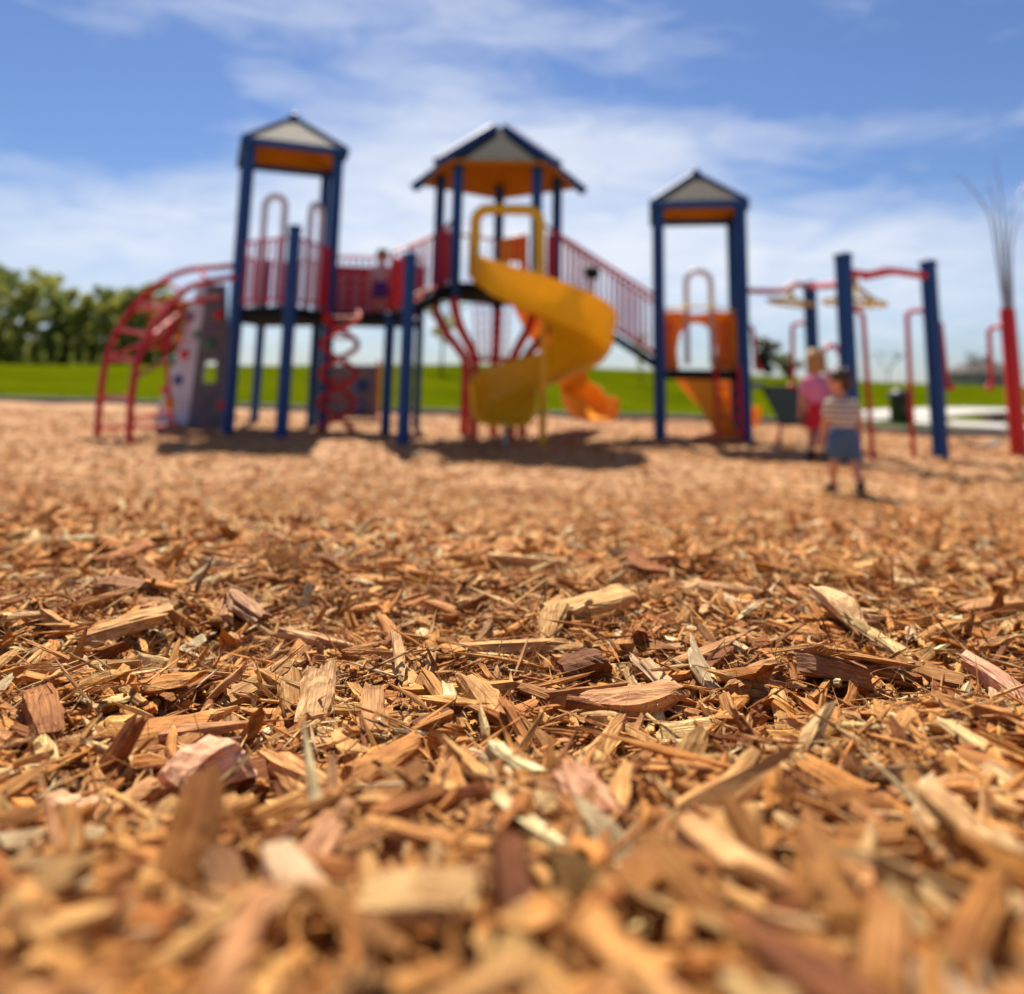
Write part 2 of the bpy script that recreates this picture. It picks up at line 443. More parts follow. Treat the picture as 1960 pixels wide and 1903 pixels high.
def sheet(name, xs, ysf, zf, m, kind='structure'):
    nx = len(xs); V = []; ny = None
    for x in xs:
        ys = ysf(x); ny = len(ys); z = zf(np.full(ny, x), ys)
        V.append(np.stack([np.full(ny, x), ys, z], 1))
    V = np.concatenate(V); i, j = np.meshgrid(np.arange(nx - 1), np.arange(ny - 1), indexing='ij'); a = (i * ny + j).ravel()
    F = np.stack([a, a + ny, a + ny + 1, a + 1], 1)
    me = raw_mesh(name, V, F, None, (), M[m], True); o = bpy.data.objects.new(name, me); C.objects.link(o); o['kind'] = kind
    return o


xs = np.concatenate([np.linspace(-60, -8, 40), np.linspace(-7.7, -1.6, 40), np.linspace(-1.55, 1.55, 130), np.linspace(1.6, 7.7, 40), np.linspace(8, 60, 40)])


def mys(x):
    b = yb(x); return np.concatenate([np.linspace(-8, 0, 14), np.linspace(.04, 2.4, 110), np.linspace(2.5, 7, 40), 7 + (b - 7) * np.linspace(.03, 1, 40)])


sheet('mulch_bed', xs, mys, lambda x, y: gz(x, y) - .004, 'mulch')


def lawn_z(x, y):
    b = np.array([yb(v) for v in np.atleast_1d(x)]); t = np.clip((y - b - np.interp(x, [3, 8], [0, 15])) / 26.0, 0, 1); t = t * t * (3 - 2 * t)
    hgt = np.interp(x, [-80, -29, -14, .6, 12, 20, 27, 60], [.9, .98, 1.25, 1.6, 1.5, 1.2, 1.0, .6])
    back = np.interp(y, [70, 130, 3000], [0, 1.4, 1.4])
    return .045 + hgt * t + np.clip(y - 42, 0, 20) * .004 - np.minimum(back, hgt * t + .3)


lx = np.concatenate([np.linspace(-900, -70, 12), np.linspace(-60, 60, 90), np.linspace(70, 900, 12)])
sheet('lawn', lx, lambda x: np.concatenate([yb(x) + np.linspace(.05, 45, 40), np.linspace(82, 1500, 14)]), lawn_z, 'lawn')

kb = MB()
kp = [(x, yb(x)) for x in BX]
for i in range(len(kp) - 1): kb.beam((*kp[i], .02), (*kp[i + 1], .02), .16, .22)
o = kb.build('kerb', 'kerb', bevel=.015); o['kind'] = 'structure'


def ribbon(name, pts, wd, dz, m):
    pts = curve(pts, 10); V = []; F = []
    for i, p in enumerate(pts):
        d = (pts[min(i + 1, len(pts) - 1)] - pts[max(i - 1, 0)]); s_ = Vector((-d.y, d.x, 0)).normalized() * wd / 2
        for q in (p - s_, p, p + s_):
            V.append((q.x, q.y, float(lawn_z(np.array([q.x]), np.array([q.y]))[0]) + dz))
    for i in range(len(pts) - 1):
        for k in (0, 1): F.append((i * 3 + k, i * 3 + k + 1, i * 3 + 4 + k, i * 3 + 3 + k))
    b = MB(); b.add(V, F); o = b.build(name, m); o['kind'] = 'structure'; return o


ribbon('path', [g(1640, 808), g(1700, 808), g(1780, 813), g(1900, 820), g(2100, 829), g(2600, 850)], 2.4, .03, 'concrete')
ribbon('footpath', [g(1664, 801), g(1730, 795), g(1800, 790), g(1900, 788), g(2100, 793), g(2600, 805)], 3.0, .036, 'concrete')

# ------------------------------------------------------------------ wood chips
rng = np.random.default_rng(11)
PAL = np.array([(.70, .35, .105), (.65, .305, .08), (.57, .25, .058), (.75, .43, .15), (.82, .55, .25), (.48, .19, .045), (.35, .12, .032), (.72, .39, .165), (.88, .68, .40), (.60, .275, .065)])
PW = np.array([.17, .15, .13, .14, .11, .10, .06, .06, .06, .04]); PW = PW / PW.sum()


def chip_template(ns, nr, r, kind='chip'):
    ang = np.sort((np.arange(ns) + r.uniform(-.3, .3, ns)) / ns * 2 * np.pi)
    e = r.choice([.3, .4, .55]) if kind == 'block' else r.choice([.45, .65, 1.0])
    lo, hi, ja = dict(block=(.72, 1.02, .07), chip=(.35, .95, .12), splinter=(.10, .5, .2))[kind]
    cy = np.sign(np.cos(ang)) * np.abs(np.cos(ang)) ** e * .5; cz = np.sign(np.sin(ang)) * np.abs(np.sin(ang)) ** e * .5
    off = 1 + r.normal(0, (.07 if kind == 'block' else .11) if ns > 5 else .06, ns)
    t = np.linspace(-.5, .5, nr); tip = r.uniform(lo, hi, 2); mid = r.uniform(.85, 1.05)
    sc = np.interp(t, [-.5, -.32, 0, .3, .5], [tip[0], .5 + tip[0] / 2, mid, .5 + tip[1] / 2, tip[1]])
    wob = r.normal(0, .05, (nr, ns)); bend = r.normal(0, .16); bendy = r.normal(0, .2 if kind != 'block' else .1); tw = r.normal(0, .5)
    V = np.zeros((nr, ns, 3)); q0, q1 = r.uniform(0, 6.28, 2)
    j0 = ja * np.cos(ang - q0) + r.normal(0, ja * .35, ns); j1 = ja * np.cos(ang - q1) + r.normal(0, ja * .35, ns)
    for i in range(nr):
        y = cy * off * sc[i] * (1 + wob[i]); z = cz * off * (sc[i] * .5 + .5) * (1 + wob[i]); a = tw * t[i]
        yy = y * math.cos(a) - z * math.sin(a); zz = y * math.sin(a) + z * math.cos(a)
        jag = j0 * max(0, -t[i] * 2 - .6) / .4 + j1 * max(0, t[i] * 2 - .6) / .4
        V[i, :, 0] = t[i] + jag; V[i, :, 1] = yy + bendy * (t[i] ** 2 * 4 - .5); V[i, :, 2] = zz + bend * (t[i] ** 2 * 4 - .5)
    V = V.reshape(-1, 3); F = []
    for i in range(nr - 1):
        for k in range(ns): l = (k + 1) % ns; F.append((i * ns + k, i * ns + l, (i + 1) * ns + l, (i + 1) * ns + k))
    T = []
    for base, rev in ((0, True), ((nr - 1) * ns, False)):
        c = len(V); ctr = V[base:base + ns].mean(0); ctr[0] *= r.uniform(.82, 1.0); V = np.vstack([V, ctr])
        for k in range(ns):
            l = (k + 1) % ns; T.append((base + l, base + k, c) if rev else (base + k, base + l, c))
    return V, np.array(F), np.array(T)


def rotmats(yaw, pit, rol):
    cy, sy, cp, sp, cr, sr = np.cos(yaw), np.sin(yaw), np.cos(pit), np.sin(pit), np.cos(rol), np.sin(rol)
    return np.stack([np.stack([cy * cp, cy * sp * sr - sy * cr, cy * sp * cr + sy * sr], -1),
                     np.stack([sy * cp, sy * sp * sr + cy * cr, sy * sp * cr - cy * sr], -1),
                     np.stack([-sp, cp * sr, cp * cr], -1)], -2)


class Chips:
    def __init__(s): s.V = []; s.F = []; s.T = []; s.c = []; s.g = []; s.n = 0

    def put(s, tpl, pos, dim, rot, col):
        V, F, T = tpl; n = len(pos)
        if n == 0: return
        L = V[None] * dim[:, None, :]; W = np.einsum('nij,nvj->nvi', rot, L) + pos[:, None, :]
        nv = len(V); offs = s.n + np.arange(n)[:, None, None] * nv
        s.V.append(W.reshape(-1, 3)); s.F.append((F[None] + offs).reshape(-1, 4)); s.T.append((T[None] + offs).reshape(-1, 3))
        s.c.append(np.repeat(np.concatenate([col, np.ones((n, 1))], 1), nv, 0))
        s.g.append((L + rng.uniform(0, 5, (n, 1, 3))).reshape(-1, 3)); s.n += n * nv

    def mesh(s, name):
        return raw_mesh(name, np.concatenate(s.V), np.concatenate(s.F), np.concatenate(s.T),
                        (('tint', 'FLOAT_COLOR', np.concatenate(s.c)), ('grain', 'FLOAT_VECTOR', np.concatenate(s.g))), M['wood'])


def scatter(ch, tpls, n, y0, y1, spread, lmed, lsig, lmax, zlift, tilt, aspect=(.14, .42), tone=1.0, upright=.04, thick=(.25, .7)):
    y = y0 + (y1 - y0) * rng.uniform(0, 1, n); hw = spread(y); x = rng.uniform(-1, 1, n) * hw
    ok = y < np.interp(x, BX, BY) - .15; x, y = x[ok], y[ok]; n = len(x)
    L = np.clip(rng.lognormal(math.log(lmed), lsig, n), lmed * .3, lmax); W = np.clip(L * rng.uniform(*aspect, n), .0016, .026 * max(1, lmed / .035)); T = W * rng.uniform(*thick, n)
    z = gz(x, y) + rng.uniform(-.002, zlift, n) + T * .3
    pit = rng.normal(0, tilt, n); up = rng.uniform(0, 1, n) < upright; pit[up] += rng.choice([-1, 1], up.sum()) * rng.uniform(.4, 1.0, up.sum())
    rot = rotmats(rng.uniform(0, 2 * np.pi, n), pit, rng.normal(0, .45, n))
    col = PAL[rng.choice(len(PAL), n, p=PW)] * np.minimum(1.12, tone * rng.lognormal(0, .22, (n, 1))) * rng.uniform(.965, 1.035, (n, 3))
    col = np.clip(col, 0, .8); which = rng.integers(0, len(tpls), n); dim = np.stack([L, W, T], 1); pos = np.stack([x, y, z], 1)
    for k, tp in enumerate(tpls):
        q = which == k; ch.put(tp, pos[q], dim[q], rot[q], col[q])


T_hi = [chip_template(10, 7, rng, k) for k in ('chip', 'chip', 'block', 'splinter') * 14]
T_bl = [chip_template(10, 7, rng, k) for k in ('block', 'block', 'chip') * 12]
T_sp = [chip_template(9, 7, rng, 'splinter') for _ in range(24)]
T_md = [chip_template(6, 4, rng) for _ in range(24)]
T_lo = [chip_template(4, 3, rng) for _ in range(12)]
ch = Chips()
fan = lambda y: np.abs(y) * .72 + .28
scatter(ch, T_hi, 14500, .36, 1.35, fan, .020, .55, .070, .018, .22, (.11, .36), .90)
scatter(ch, T_sp, 8000, .32, 1.3, fan, .024, .5, .075, .024, .30, (.04, .11), .88)
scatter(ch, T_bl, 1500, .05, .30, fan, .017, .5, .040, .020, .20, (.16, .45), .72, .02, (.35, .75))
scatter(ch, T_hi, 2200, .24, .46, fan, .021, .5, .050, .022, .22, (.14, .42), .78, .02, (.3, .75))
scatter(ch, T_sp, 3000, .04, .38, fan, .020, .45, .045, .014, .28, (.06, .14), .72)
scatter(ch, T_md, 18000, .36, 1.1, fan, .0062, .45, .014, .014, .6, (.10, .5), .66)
scatter(ch, T_md, 15000, .05, 1.6, lambda y: y * .75 + .95, .022, .5, .06, .012, .25)
scatter(ch, T_md, 26000, 1.3, 2.7, fan, .028, .5, .09, .016, .22)
scatter(ch, T_md, 12000, 1.2, 2.4, fan, .035, .45, .09, .018, .28, (.05, .12))
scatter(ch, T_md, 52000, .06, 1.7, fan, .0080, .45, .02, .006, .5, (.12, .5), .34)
scatter(ch, T_lo, 40000, 2.6, 6.5, lambda y: y * .72 + .8, .034, .5, .10, .014, .18)
scatter(ch, T_lo, 40000, 6.4, 18, lambda y: y * .72 + 1, .042, .45, .10, .010, .12, (.25, .6))
me = ch.mesh('wood_chips'); wc = bpy.data.objects.new('wood_chips', me); C.objects.link(wc)
tag(wc, 'loose tan and brown wood chips covering the whole playground bed', 'wood chips', kind='stuff')


# hairy bark fibres in the bed
def strands(n, pts, lmin, lmax, rad, stand, seg=6):
    V = []; F = []; col = []; b = 0
    for i in range(n):
        p = Vector(pts[i % len(pts)]) if len(pts) < n else Vector(pts[i])
        L = rnd.uniform(lmin, lmax); a = rnd.uniform(0, 6.28); el = max(-.1, rnd.gauss(stand, .45)); d = Vector((math.cos(a) * math.cos(el), math.sin(a) * math.cos(el), math.sin(el)))
        cx = Vector((rnd.gauss(0, 1), rnd.gauss(0, 1), rnd.gauss(-.3, .8))) * rnd.uniform(.1, .7); r0 = rad * rnd.uniform(.5, 1.4)
        c = rnd.choice([(.60, .32, .11), (.44, .20, .065), (.70, .44, .19), (.28, .11, .035)])
        for k in range(seg):
            u = d.orthogonal().normalized(); v = d.cross(u); r = r0 * (1 - .75 * k / (seg - 1))
            for q in range(3):
                an = q * 2.094; V.append(p + (u * math.cos(an) + v * math.sin(an)) * r); col.append((*c, 1))
            if k:
                for q in range(3): F.append((b + (k - 1) * 3 + q, b + (k - 1) * 3 + (q + 1) % 3, b + k * 3 + (q + 1) % 3, b + k * 3 + q))
            p = p + d * (L / (seg - 1)); d = (d + cx * (1.0 / seg)).normalized()
        b += seg * 3
    V = np.array([tuple(v) for v in V]); return V, np.array(F), np.array(col)


def strand_obj(name, *a, **k):
    V, F, c = strands(*a, **k)
    me = raw_mesh(name, V, F, None, (('tint', 'FLOAT_COLOR', c), ('grain', 'FLOAT_VECTOR', V)), M['wood'], True)
    o = bpy.data.objects.new(name, me); C.objects.link(o); return o


fp = []
for i in range(13000):
    y = rnd.uniform(.36, 1.5); x = rnd.uniform(-1, 1) * (y * .72 + .2)
    fp.append((x, y, float(gz(x, y)) + rnd.uniform(0, .012)))
for (px, py, n, sp) in ((380, 1310, 160, .035), (980, 1320, 220, .04), (1350, 1270, 200, .05), (520, 1290, 150, .04), (150, 1190, 130, .04), (650, 1200, 160, .04), (1240, 1230, 90, .02), (1560, 1280, 120, .04)):
    c = gm(px, py)
    for i in range(n):
        x = c.x + rnd.gauss(0, sp); y = c.y + rnd.gauss(0, sp); fp.append((x, y, float(gz(x, y)) + rnd.uniform(0, .016)))
o = strand_obj('bark_fibres', len(fp), fp, .010, .040, .00050, .3)
tag(o, 'thin hairy shredded bark fibres tangled among the wood chips', 'bark fibres', kind='stuff')

c = gm(535, 1105)
tp = [(c.x + rnd.gauss(0, .022), c.y + rnd.gauss(0, .02), c.z + abs(rnd.gauss(0, .012))) for i in range(420)]
o = strand_obj('fibre_tuft', 420, tp, .018, .05, .0005, .75, seg=8)
tag(o, 'brown tangled tuft of bark fibres standing up from the chips, with curled hairs', 'bark tuft')

# single chips that the photo shows clearly: px, py, length px, screen angle, length/width, tilt, tint, label
PALE, TAN, BRN, PNK, DRK = (.80, .60, .35), (.60, .36, .16), (.30, .14, .055), (.80, .50, .34), (.13, .055, .025)
HERO = [
    (1612, 1222, 120, -62, 2.0, .55, PALE, 'cream wedge of split wood leaning up out of the chips, jagged lower end'),
    (1263, 1350, 95, -56, 3.6, .45, (.82, .66, .42), 'thin bright cream splinter lying diagonally beside the dark bark block'),
    (1118, 1338, 92, 8, 1.35, .25, (.20, .085, .035), 'dark brown squared bark block in the sharpest part of the chips'),
    (600, 1408, 140, -82, 2.4, .6, (.74, .52, .28), 'fat rounded pale stick standing upright in the chips left of centre'),
    (1130, 1208, 190, 14, 2.4, .12, (.64, .45, .20), 'fibrous golden bundle of split root lying behind the root knob'),
    (1055, 1240, 110, 75, 2.0, .5, (.58, .38, .16), 'gnarled golden root knob standing beside the fibrous bundle'),
    (470, 1212, 110, -22, 1.6, .3, (.46, .29, .18), 'tilted grey tan block of wood with a flat speckled top'),
    (960, 1283, 330, 3, 7.5, .04, (.62, .42, .20), 'very long golden splinter lying level below the root knob'),
    (575, 1572, 270, -20, 3.2, .15, (.66, .38, .16), 'big orange tan leaf shaped chip blurred in the near chips'),
    (385, 1580, 150, 24, 1.4, .35, (.84, .54, .40), 'pinkish square chunk of wood blurred beside the leaf shaped chip'),
    (235, 1250, 150, 24, 2.8, .2, (.62, .41, .19), 'pale grainy chip with a curved edge lying on the left'),
    (330, 1470, 330, 6, 7.5, .06, (.62, .36, .18), 'long straight tan strip lying level in the blurred left chips'),
    (1425, 1800, 290, -24, 2.7, .2, (.68, .44, .22), 'large pale tan slab lying low in the blurred chips by the lower edge'),
    (1880, 1750, 230, -60, 1.7, .3, (.70, .50, .27), 'big cream blurred chip filling the lower right corner'),
    (1830, 1592, 300, 5, 6.0, .06, (.60, .36, .17), 'long blurred tan strip lying level near the right edge'),
    (1140, 1625, 170, -26, 1.8, .3, PNK, 'pink tinged blurred chip in the middle of the near chips'),
    (712, 1430, 140, -66, 2.8, .35, (.56, .33, .15), 'tan stick leaning beside the fat rounded pale stick'),
    (1425, 1487, 160, 42, 6.0, .25, (.62, .40, .21), 'narrow pale splinter slanting up to the right'),
    (381, 1165, 75, 82, 7.0, 1.1, DRK, 'thin nearly black spike sticking straight up from the chips'),
    (1010, 1108, 160, -3, 3.6, .08, (.68, .47, .25), 'wide pale chip lying flat just beyond the sharp chips'),
    (1395, 1163, 180, -5, 3.8, .08, (.66, .45, .24), 'ragged pale chip lying flat behind the brown sticks'),
    (1915, 1375, 125, -70, 2.6, .5, (.72, .46, .34), 'whitish pink shard standing near the right edge'),
    (1240, 1118, 90, -35, 1.7, .5, (.36, .15, .06), 'dark red brown three cornered chip standing beyond the sharp chips'),
    (625, 1272, 200, -6, 4.5, .1, (.72, .47, .26), 'long pinkish cream chip with a ragged frayed end'),
    (240, 1088, 90, 28, 2.4, .35, (.50, .23, .09), 'reddish brown flat chip propped up on the left'),
    (225, 1168, 72, 0, 1.5, .2, (.34, .18, .085), 'dark knotty lump of bark with a hollow side'),
    (1345, 1300, 240, 16, 5.5, .12, (.50, .30, .14), 'long brown split stick slanting below the pale splinters'),
    (128, 1642, 85, 0, 1.3, .2, (.72, .54, .38), 'small rounded whitish nub of wood in the lower left chips'),
    (243, 1622, 120, 50, 1.8, .45, (.60, .37, .18), 'tan wedge standing up next to the whitish nub'),
    (1895, 1200, 260, 5, 6.0, .08, (.56, .35, .17), 'long tan stick lying level near the right edge behind the sharp chips'),
    (1200, 1395, 200, 2, 2.6, .12, (.58, .34, .18), 'broad cracked tan bark plate lying flat under the cream splinter'),
    (1450, 1345, 150, 18, 3.5, .2, (.50, .30, .13), 'splintered brown stick end with frayed fibres'),
    (1600, 1345, 130, -8, 1.6, .15, (.36, .20, .10), 'rough brown bark scrap with ridged layers'),
    (820, 1270, 90, 78, 9.0, .9, (.64, .44, .22), 'needle thin straw standing up beside the long splinter'),
    (760, 1305, 120, -62, 5.0, .4, (.70, .50, .27), 'pale split straw leaning down towards the near chips'),
    (925, 1395, 130, -38, 2.4, .2, (.55, .34, .14), 'golden brown chip slanting down in front of the long splinter'),
    (75, 1440, 150, -30, 2.8, .25, (.40, .19, .07), 'red brown blurred chip at the left edge'),
    (1720, 1475, 60, 85, 2.4, .9, (.34, .16, .065), 'dark leaning chip in the blurred right chips'),
    (870, 1560, 140, 40, 2.4, .3, (.48, .25, .10), 'orange brown blurred chip pointing up right near the middle'),
    (600, 1740, 150, 60, 1.9, .3, (.58, .34, .20), 'blurred pinkish tan chip standing near the lower edge left of centre'),
    (1000, 1790, 220, 10, 3.2, .15, (.44, .23, .09), 'long brown blurred chip lying across the lower edge'),
    (1660, 1680, 180, -40, 2.8, .25, (.46, .24, .10), 'brown blurred chip sloping down right of the pale slab'),
]
hr = np.random.default_rng(5)
for (px, py, lpx, ang, asp, tilt, tint_, lab) in HERO:
    p = gm(px, py); dist = (p - Vector((0, 0, CAM_Z))).length; lpx *= .84 if py < 1450 else .72; L = lpx * dist / FPX * .95
    big = asp < 1.5
    V, F, T = chip_template(16, 10, hr, 'splinter' if asp > 5 else ('block' if big or hr.uniform() < .3 else 'chip'))
    a = R(ang); fore = .42                       # a slanting line on the picture lies foreshortened on the ground
    yaw = math.atan2(math.sin(a) / fore * (.5 if tilt > .4 else 1), math.cos(a))
    if tilt <= .4: L *= math.hypot(math.cos(a), math.sin(a) / fore * .5)
    L = min(L, .17); Wd = lpx * dist / FPX / asp; Th = Wd * (.75 if big else .48)
    rot = rotmats(np.array([yaw]), np.array([-tilt * .65 if ang > 0 else tilt * .65]), np.array([hr.normal(0, .2)]))[0]
    W = (V * np.array([L, Wd, Th])) @ rot.T
    zoff = max(.006, -W[:, 2].min() * .75)
    me = raw_mesh('wood_chip', W, F, T, (('tint', 'FLOAT_COLOR', np.tile((min(.88, tint_[0] * 1.08), tint_[1] * .97, tint_[2] * .84, 1), (len(V), 1))), ('grain', 'FLOAT_VECTOR', V * np.array([L, Wd, Th]) + hr.uniform(0, 4, 3))), M['wood'])
    o = bpy.data.objects.new('wood_chip', me); C.objects.link(o); o.location = (p.x, p.y, p.z + zoff + .014)
    tag(o, lab, 'wood chip', 'wood chips lying clear on the bed')

# ------------------------------------------------------------------ play structure
PS = thing('play_structure', 'red, blue and yellow play structure with three roofed towers, slides and climbers', 'play structure', (0, 12.5, 0))


def post(b, top, r=.07, m='blue', name='post', parent=None):
    b = Vector((b[0], b[1], 0)); mb = MB()
    mb.lathe(b, [(r, -.1), (r, top - .07), (r * 1.12, top - .068), (r * 1.12, top - .03), (r * .85, top - .008), (r * .4, top)], 16)
    return mb.build(name, m, parent or PS)


def rail(a, b, h=1.0, parent=None, n=None, gap=.11, m='red', lab=None):
    """guard rail from a to b (deck level): two pipes and bars"""
    a, b = Vector(a), Vector(b); mb = MB(); u = Vector((0, 0, 1))
    mb.tube([a + u * .09, a + u * h, b + u * h, b + u * .09], .03, 8, closed=True)
    o = mb.build('guard_rail', m, parent or PS)
    k = n or max(2, int((b - a).length / gap)); bb = MB()
    for i in range(1, k):
        p = a.lerp(b, i / k); MBt = bb.tube([p + u * .09, p + u * h], .016, 6)
    bb.build('bars', m, o)
    return o


def pyramid_roof(corners, ez, az, over, parent, sheet_m='roof'):
    c = sum((Vector(p) for p in corners), Vector()) / 4; c.z = 0
    E = [c + (Vector((p[0], p[1], 0)) - c) * over + Vector((0, 0, ez)) for p in corners]; A = c + Vector((0, 0, az))
    mb = MB()
    for i in range(4):
        a, b = E[i], E[(i + 1) % 4]; mb.slab([a, b, A], .02)
    rf = mb.build('roof', sheet_m, parent)
    cb = MB(); dz = Vector((0, 0, .05)); K = [c2 * 1 for c2 in E]
    Ei = [c + (Vector((e.x, e.y, 0)) - c) * .97 + Vector((0, 0, ez - .005)) for e in E]
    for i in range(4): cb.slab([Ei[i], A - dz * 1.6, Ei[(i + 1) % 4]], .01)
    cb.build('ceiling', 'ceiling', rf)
    for i in range(4):
        a, b = E[i], E[(i + 1) % 4]; MB().beam(a - dz, b - dz, .07, .13).build('eave_beam', 'blue', rf, bevel=.01)
        MB().beam(a + dz * .3, A + dz * .4, .07, .06).build('hip_beam', 'blue', rf)
    MB().lathe(A, [(.08, -.02), (.08, .05), (.02, .1)], 12).build('cap', 'blue', rf)
    return rf


def grid_tower(fl, yaw, size):
    u = Vector((math.cos(yaw), math.sin(yaw), 0)); v = Vector((-math.sin(yaw), math.cos(yaw), 0)); f = Vector((fl[0], fl[1], 0))
    return f, f + u * size, f + u * size + v * size, f + v * size


# --- left tower
AFL, AFR, ABR, ABL = grid_tower(g(436, 829), R(21), 1.40); ZA = at(620, 598, AFR.y).z
AE = at(464, 264, AFL.y - .1).z; AC = (AFL + ABR) / 2
for p in (AFL, AFR, ABR, ABL): post(p, AE - .04, .092)
pyramid_roof([AFL, AFR, ABR, ABL], AE, at(552, 219, AC.y).z - .06, 1.17, PS)
SF = g(538, 838); SB = g(486, 811)
post(SF, at(565, 431, SF.y).z, .095); post(SB, at(508, 496, SB.y).z, .08)
MB().prism([AFL, SF, AFR, ABR, SB, ABL], ZA - .15, ZA).build('deck', 'deck', PS, bevel=.01)
zA = Vector((0, 0, ZA))
rail(AFL + zA, SF + zA, 1.02); rail(SF + zA, AFR + zA, 1.02); rail(ABL + zA, SB + zA, 1.02); rail(SB + zA, ABR + zA, 1.02)
pn = MB().slab([AFR + (ABR - AFR) * .06 + Vector((0, 0, ZA + .1)), AFR.lerp(ABR, .94) + Vector((0, 0, ZA + .1)), AFR.lerp(ABR, .94) + Vector((0, 0, ZA + 1.05)), AFR + (ABR - AFR) * .06 + Vector((0, 0, ZA + 1.05))], .03)
# opening towards the bridge stays clear; a narrow red side board stands at each side
MB().slab([AFR.lerp(SF, .06) + Vector((0, 0, ZA + .08)), AFR.lerp(SF, .30) + Vector((0, 0, ZA + .08)), AFR.lerp(SF, .30) + Vector((0, 0, ZA + 1.0)), AFR.lerp(SF, .06) + Vector((0, 0, ZA + 1.0))], .03).build('side_board', 'darkred', PS)
MB().slab([ABL.lerp(AFL, .72) + Vector((0, 0, ZA + .85)), ABL.lerp(AFL, .93) + Vector((0, 0, ZA + .85)), ABL.lerp(AFL, .93) + Vector((0, 0, ZA + 1.25)), ABL.lerp(AFL, .72) + Vector((0, 0, ZA + 1.25))], .05).build('corner_panel', 'yellow', PS)


def grab_arch(c, wdir, wd, z0, z1, r=.055, m='pipe'):
    c = Vector((c[0], c[1], 0)); d = Vector(wdir).normalized() * wd / 2; pts = [c - d + Vector((0, 0, z0)), c - d + Vector((0, 0, z1 - wd / 2))]
    for k in range(1, 12):
        a = math.pi * (1 - k / 12); pts.append(c + d * math.cos(a) + Vector((0, 0, z1 - wd / 2 + wd / 2 * math.sin(a))))
    pts += [c + d + Vector((0, 0, z1 - wd / 2)), c + d + Vector((0, 0, z0))]
    return MB().tube(pts, r, 12).build('grab_arch', m, PS)


grab_arch(at(512, 600, 13.4), (1, .1, 0), .34, ZA, at(520, 376, 13.4).z)
grab_arch(at(594, 600, 13.6), (.25, 1, 0), .40, ZA, at(605, 392, 13.6).z)

# --- arch climber at the left
NB, FB = g(246, 851), g(186, 838)
near = curve([NB] + [at(x, y, NB.y + d) for x, y, d in ((252, 760, .1), (264, 690, .3), (290, 632, .6), (330, 578, 1.0), (375, 545, 1.3), (450, 530, 1.7))], 6)
farr = curve([FB] + [at(x, y, FB.y + d) for x, y, d in ((192, 760, .2), (204, 688, .4), (232, 620, .7), (282, 560, 1.0), (350, 520, 1.4), (446, 509, 1.7))], 6)
ac = MB().tube(near, .047, 10).build('arch_climber', 'red', PS); MB().tube(farr, .047, 10).build('arch_rail', 'red', ac)
for k in (6, 12, 17, 22, 27, 32): MB().tube([near[k], farr[k]], .026, 8).build('rung', 'red', ac)
inner = curve([at(330, 820, 11.6) , at(322, 740, 11.7), at(318, 660, 11.8), at(335, 610, 12.0), at(372, 575, 12.3), at(425, 570, 12.6)], 5)
inner[0].z = 0.12
MB().tube(inner, .03, 8).build('inner_arch', 'red', ac)
for (a, b) in ((near[3], inner[2]), (near[9], inner[8]), (farr[12], inner[12]), (near[16], inner[16]), (farr[20], inner[20])): MB().tube([a, b], .026, 8).build('rung', 'red', ac)
MB().tube([at(194, 818, 11.3), at(318, 816, 11.6)], .03, 8).build('rung', 'red', ac)
net = MB()
for k in range(7):
    net.tube([at(290 + k * 13, 560 + k * 6, 12.2), at(285 + k * 9, 670, 12.0)], .014, 6)
for k in range(6): net.tube([at(283, 665 - k * 19, 12.1), at(372 - k * 4, 650 - k * 15, 12.1)], .014, 6)
net.build('climbing_net', 'red', ac)

# --- climbing wall
tw = 14.6
b0, b1 = g(298, 809), g(372, 815); t1, t0 = at(412, 548, 13.2), at(386, 540, 13.4)
cw = MB().slab([b0, b1, t1, t0], .14).build('climbing_wall', 'grey', PS, bevel=.03)
nrm = (b1 - b0).cross(t0 - b0).normalized(); nrm = nrm if nrm.y < 0 else -nrm


def on_wall(px, py):
    d = ray(px, py); o_ = Vector((0, 0, CAM_Z)); t = (b0 - o_).dot(nrm) / d.dot(nrm); return o_ + d * t + nrm * .08


for (px, py, m, s) in ((362, 678, 'red', 1.1), (372, 607, 'holdb', 1), (334, 771, 'yellow', 1.3), (350, 727, 'holdb', 1.1), (338, 690, 'holdg', .9), (350, 645, 'yellow', .8), (385, 640, 'holdg', .8), (322, 745, 'red', .8), (392, 575, 'red', .9)):
    p = on_wall(px, py); q = MB(); q.ball(p, .1 * s, .07 * s, .09 * s, 10); q.ball(p + Vector((.03 * s, 0, .035 * s)), .07 * s, .06 * s, .05 * s, 8); q.build('hand_hold', m, cw)
d0 = [g(352, 818), g(438, 818), at(432, 545, 13.1), at(398, 545, 13.1)]
for q in d0[:2]: q.y = 13.1
d0[0].x = at(362, 800, 13.1).x; d0[1].x = at(440, 800, 13.1).x
h0, h1, h2, h3 = (at(384, 732, 13.1), at(415, 732, 13.1), at(416, 692, 13.1), at(386, 692, 13.1))
sw = MB()
outer = d0; innr = [h0, h1, h2, h3]
for i in range(4):
    a, b, c_, d_ = outer[i], outer[(i + 1) % 4], innr[(i + 1) % 4], innr[i]; sw.slab([a, b, c_, d_], .12)
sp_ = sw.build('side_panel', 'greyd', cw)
for (px, py, m) in ((418, 603, 'red'), (424, 775, 'red'), (400, 660, 'holdg')):
    q = MB(); q.ball(at(px, py, 13.02), .08, .06, .08, 10); q.ball(at(px + 3, py - 4, 13.0), .05, .05, .05, 8); q.build('hand_hold', m, cw)

